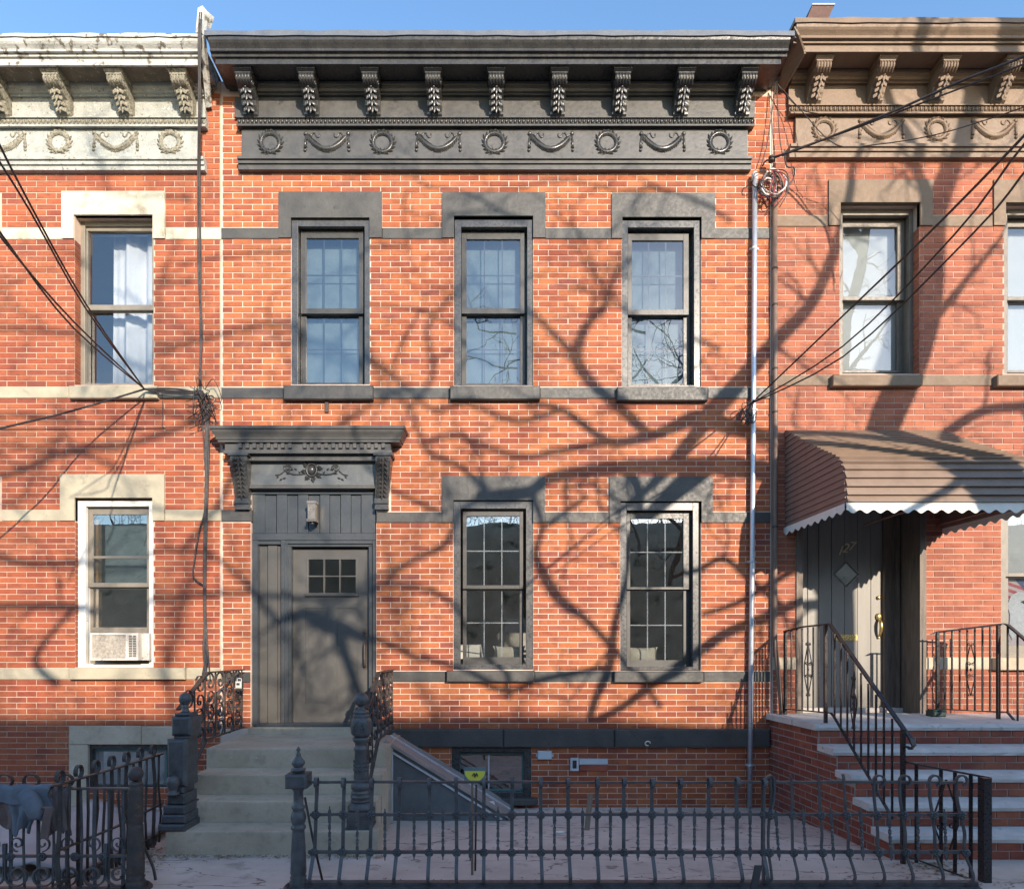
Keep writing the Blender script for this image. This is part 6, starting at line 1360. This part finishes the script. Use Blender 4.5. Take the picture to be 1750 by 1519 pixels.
# ================================================================= street tree behind the camera: its limbs throw the shadows
tt = thing('street_tree', 'bare street tree across the pavement whose limbs shade the brick fronts', 'tree', (8.35, -5.5, 0))
def TP(px, py, d):
    X = (px-CX)/S; Z = EYE+(CY-py)/S
    return Vector((X+SA*d, -d, Z+SB*d))
limbs = [  # (px, py, width px) on the wall plane, depth start, depth end
    ([(1492, 1430, 74), (1490, 1200, 68), (1488, 1000, 62), (1492, 860, 50), (1505, 745, 52), (1535, 670, 54), (1562, 610, 48), (1583, 540, 44), (1592, 450, 42), (1592, 370, 42)], 5.5, 5.5),
    ([(1592, 375, 40), (1612, 320, 34), (1638, 245, 30), (1655, 165, 28), (1668, 60, 26), (1700, -80, 22), (1760, -300, 12)], 5.5, 5.9),
    ([(1592, 375, 38), (1578, 330, 22), (1565, 290, 18), (1548, 245, 17), (1520, 200, 16), (1500, 140, 15), (1470, 40, 12), (1450, -120, 7)], 5.5, 5.3),
    ([(1655, 165, 24), (1600, 60, 38), (1585, 0, 34), (1560, -150, 18)], 5.6, 5.4),
    ([(1490, 1000, 50), (1445, 925, 44), (1392, 862, 38), (1330, 815, 36), (1240, 797, 32), (1150, 797, 27), (1060, 800, 24), (985, 808, 20), (935, 820, 20), (905, 842, 20), (870, 848, 24), (835, 850, 22), (815, 848, 12)], 5.5, 6.6),
    ([(1495, 830, 34), (1440, 775, 28), (1370, 755, 24), (1300, 745, 22), (1240, 728, 28), (1190, 715, 26), (1140, 735, 20), (1100, 748, 17), (1040, 755, 14), (960, 700, 10), (900, 690, 7)], 5.5, 6.6),
    ([(1110, 745, 16), (1060, 700, 16), (1010, 655, 18), (985, 610, 19), (1000, 560, 15), (1035, 520, 13), (1050, 470, 10), (1100, 420, 6)], 6.2, 7.2),
    ([(985, 610, 13), (950, 575, 11), (905, 530, 9), (850, 480, 7), (800, 400, 5)], 6.6, 7.8),
    ([(1190, 735, 34), (1240, 680, 32), (1280, 635, 28), (1329, 580, 25), (1376, 532, 22), (1402, 490, 19), (1430, 419, 18), (1450, 330, 14), (1460, 250, 9)], 5.9, 5.5),
    ([(1210, 715, 24), (1150, 790, 22), (1090, 850, 12), (1050, 880, 8)], 5.9, 6.4),
    ([(1210, 797, 32), (1165, 830, 34), (1130, 860, 27), (1100, 890, 18), (1080, 930, 14), (1075, 980, 12), (1052, 1060, 13), (1040, 1140, 16), (1015, 1200, 14), (1000, 1260, 10)], 5.8, 6.2),
    ([(1070, 800, 17), (1085, 830, 17), (1100, 880, 13), (1140, 940, 10), (1185, 975, 10), (1235, 955, 11), (1280, 990, 11), (1340, 1040, 11)], 6.1, 5.8),
    ([(905, 842, 14), (925, 900, 8), (915, 945, 12), (930, 985, 18), (958, 1027, 18), (1000, 1058, 12), (1040, 1100, 11), (1085, 1150, 9), (1130, 1210, 8)], 6.5, 6.6),
    ([(925, 905, 9), (960, 880, 8), (1000, 850, 8)], 6.5, 6.5),
    ([(1488, 1010, 24), (1420, 1010, 16), (1340, 1040, 16), (1290, 1062, 18), (1240, 1082, 18), (1197, 1112, 18), (1154, 1147, 18), (1110, 1172, 15), (1060, 1210, 13), (1000, 1235, 9)], 5.6, 6.2),
    ([(1488, 900, 18), (1400, 950, 12), (1320, 995, 12), (1260, 1030, 10), (1200, 1050, 8)], 5.6, 6.2),
    ([(1586, 560, 16), (1650, 480, 11), (1700, 420, 8), (1760, 340, 5)], 5.5, 5.4),
    ([(1545, 800, 26), (1610, 745, 18), (1680, 702, 17), (1760, 690, 15), (1860, 640, 10)], 5.5, 5.6),
    ([(835, 850, 12), (790, 800, 9), (730, 770, 8), (700, 700, 7), (640, 640, 6)], 6.6, 8.5),
    ([(960, 700, 10), (880, 720, 9), (800, 690, 9), (740, 700, 8), (690, 660, 8), (600, 600, 7), (500, 560, 6)], 6.8, 9.3),
    ([(1040, 755, 12), (960, 770, 10), (880, 780, 9), (780, 745, 9), (720, 760, 7)], 6.4, 8.2),
    ([(700, 1120, 9), (640, 1090, 11), (600, 1070, 20), (560, 1060, 28), (520, 1040, 22), (480, 1060, 14)], 7.3, 7.8),
    ([(1040, 1140, 11), (930, 1160, 10), (860, 1180, 10), (780, 1140, 10), (700, 1120, 9)], 6.3, 7.3),
    ([(870, 1190, 10), (855, 1140, 9), (800, 1060, 9), (740, 1010, 9), (650, 1000, 9), (560, 1015, 9), (420, 1012, 9), (250, 1025, 8)], 6.8, 8.5),
    ([(575, 1060, 20), (600, 1130, 16), (625, 1200, 14), (640, 1260, 10)], 7.6, 7.6),
    ([(700, 660, 8), (620, 700, 9), (560, 740, 12), (520, 735, 12), (420, 760, 10), (340, 720, 9), (250, 700, 8)], 8.5, 9.5),
    ([(250, 1025, 9), (130, 1037, 14), (60, 1036, 13), (-40, 1036, 12)], 7.4, 7.8),
    ([(130, 1037, 10), (90, 1080, 9), (60, 1130, 12), (100, 1170, 14)], 7.6, 7.8),
    ([(480, 1060, 10), (380, 960, 9), (300, 940, 9), (200, 950, 9), (60, 965, 12), (-40, 940, 12)], 7.8, 9),
    ([(420, 760, 10), (370, 870, 10), (310, 940, 8)], 9, 8),
    ([(640, 1010, 9), (700, 960, 10), (760, 930, 12), (790, 870, 10), (835, 850, 10)], 8.2, 6.8),
    ([(700, 700, 10), (740, 640, 9), (730, 560, 9), (780, 500, 8), (830, 430, 6)], 8.6, 9.2),
    ([(690, 660, 10), (560, 560, 9), (430, 560, 8), (300, 590, 9), (130, 570, 9), (-30, 560, 8)], 8.8, 10),
    ([(340, 720, 10), (220, 760, 12), (120, 770, 14), (20, 810, 12), (-40, 820, 10)], 9.2, 9.8),
]
tr_ = MB(); cr_ = MB(); rr = random.Random(99)
def twig(p, ang, ln, w_, d, lv):
    pts = []; x, y = p
    n = 5
    for i in range(n+1):
        pts.append((x, y)); ang += rr.uniform(-.35, .35); x += math.cos(ang)*ln/n; y += math.sin(ang)*ln/n
    dd = [d+rr.uniform(-.05, .05) for _ in pts]
    for i, dv in enumerate(dd): dd[i] = d+(i/n)*rr.uniform(-.25, .35)
    cr_.tube([TP(a_, b_, e_) for (a_, b_), e_ in zip(pts, dd)], [max(.003, w_*(1-.6*i/n)/2/S) for i in range(n+1)], 4, False)
    if lv < 3:
        for i in range(rr.randint(2, 3)):
            k = rr.randint(1, n); twig(pts[k], ang+rr.choice((-1, 1))*rr.uniform(.4, 1.2), ln*rr.uniform(.5, .8), w_*.6, dd[k], lv+1)
dq = lambda d: d if d < 5.5 else min(10.3, 5.5+(d-5.5)*1.7)
for li, (pl, da, db_) in enumerate(limbs):
    da, db_ = dq(da), dq(db_)
    pts = [Vector((a_, b_, 0)) for a_, b_, c_ in pl]; sm = smoothp(pts, 4); ws = smoothp([Vector((c_, 0, 0)) for a_, b_, c_ in pl], 4); n = len(sm)
    P = [TP(q.x, q.y, da+(db_-da)*i/(n-1)) for i, q in enumerate(sm)]
    (tr_ if li == 0 else cr_).tube(P, [max(.006, w_.x/2/S*1.06) for w_ in ws], 10 if li < 4 else 7)
    if li > 0:
        for i in range(2, n, 3):
            if rr.random() < (.75 if sm[i].x < 800 or sm[i].x > 1350 else .35):
                q = sm[i]; t_ = sm[min(i+1, n-1)]-sm[max(i-1, 0)]; a = math.atan2(t_.y, t_.x)+rr.choice((-1, 1))*rr.uniform(.5, 1.2)
                if q.y < 1150: twig((q.x, q.y), a, rr.uniform(60, 150), min(7, ws[i].x*.45), da+(db_-da)*i/(n-1), 0 if q.x < 1300 else 1)
# loose outer branches over the left half
for (x_, y_, a_, l_) in ((700, 420, 2.9, 260), (620, 520, 2.6, 240), (860, 600, 3.3, 260), (500, 430, 3.0, 220), (330, 480, 2.8, 240), (300, 600, 3.2, 260), (200, 800, 3.3, 250), (420, 860, 3.0, 240), (760, 880, 3.3, 260), (700, 960, 3.0, 240), (1120, 560, 3.6, 200), (1250, 380, 3.9, 200), (900, 380, 3.3, 220), (1150, 330, 3.5, 220), (330, 340, 2.9, 180), (140, 720, 3.2, 220), (1230, 600, 4.0, 200)):
    twig((x_, y_), a_, l_, 8.5, 9.3 if x_ < 760 else 7.5, 0)
tk = MB(); rk = random.Random(71)
for i in range(620):
    x = rk.uniform(-22, 26); y = -14.3-rk.random()*1.2; p = Vector((x, y, 5.7)); d_ = Vector((rk.uniform(-.4, .4), rk.uniform(-.3, .3), 1)); ln = rk.uniform(.3, 1.25); q = p+d_*ln*.6; e_ = q+Vector((rk.uniform(-.3, .3), rk.uniform(-.2, .2), .4*ln))
    tk.tube([p, q, e_], [.012, .008, .003], 3, False)
    for k in range(2): tk.tube([q, q+Vector((rk.uniform(-.5, .5), rk.uniform(-.2, .2), rk.uniform(.05, .45)))], [.006, .002], 3, False)
tag(tk.build('brushwood', 'bark'), 'thicket of bare brushwood along the top of the bank', 'brushwood', kind='stuff')
d0 = 5.5; b_ = TP(1492, 1430, d0)
tr_.tube([Vector((b_.x, b_.y, -.1)), Vector((b_.x, b_.y, .15)), Vector((b_.x, b_.y, .5)), b_+Vector((0, 0, .02))], [.36, .29, .255, .24], 14)
tr_.build('trunk', 'bark', tt); cr_.build('crown', 'bark', tt)
for k, (x, h_) in enumerate(((-9, 5.5), (-5.2, 4.5), (-1.2, 5.), (2.6, 4.6), (6.0, 5.4), (10.5, 4.8), (15, 5.6))):
    kinds = ['leftmost small bare tree on the leaf-strewn bank', 'second small bare tree from the left on the bank', 'third small bare tree from the left on the bank', 'small bare tree at the middle of the bank', 'third small bare tree from the right on the bank', 'second small bare tree from the right on the bank', 'rightmost small bare tree on the bank']
    bare_tree('bare_tree', kinds[k], (x, -14.5-k % 3, 5.7), h_*.62, 40+k, r0=.05, group='bare trees on the bank')
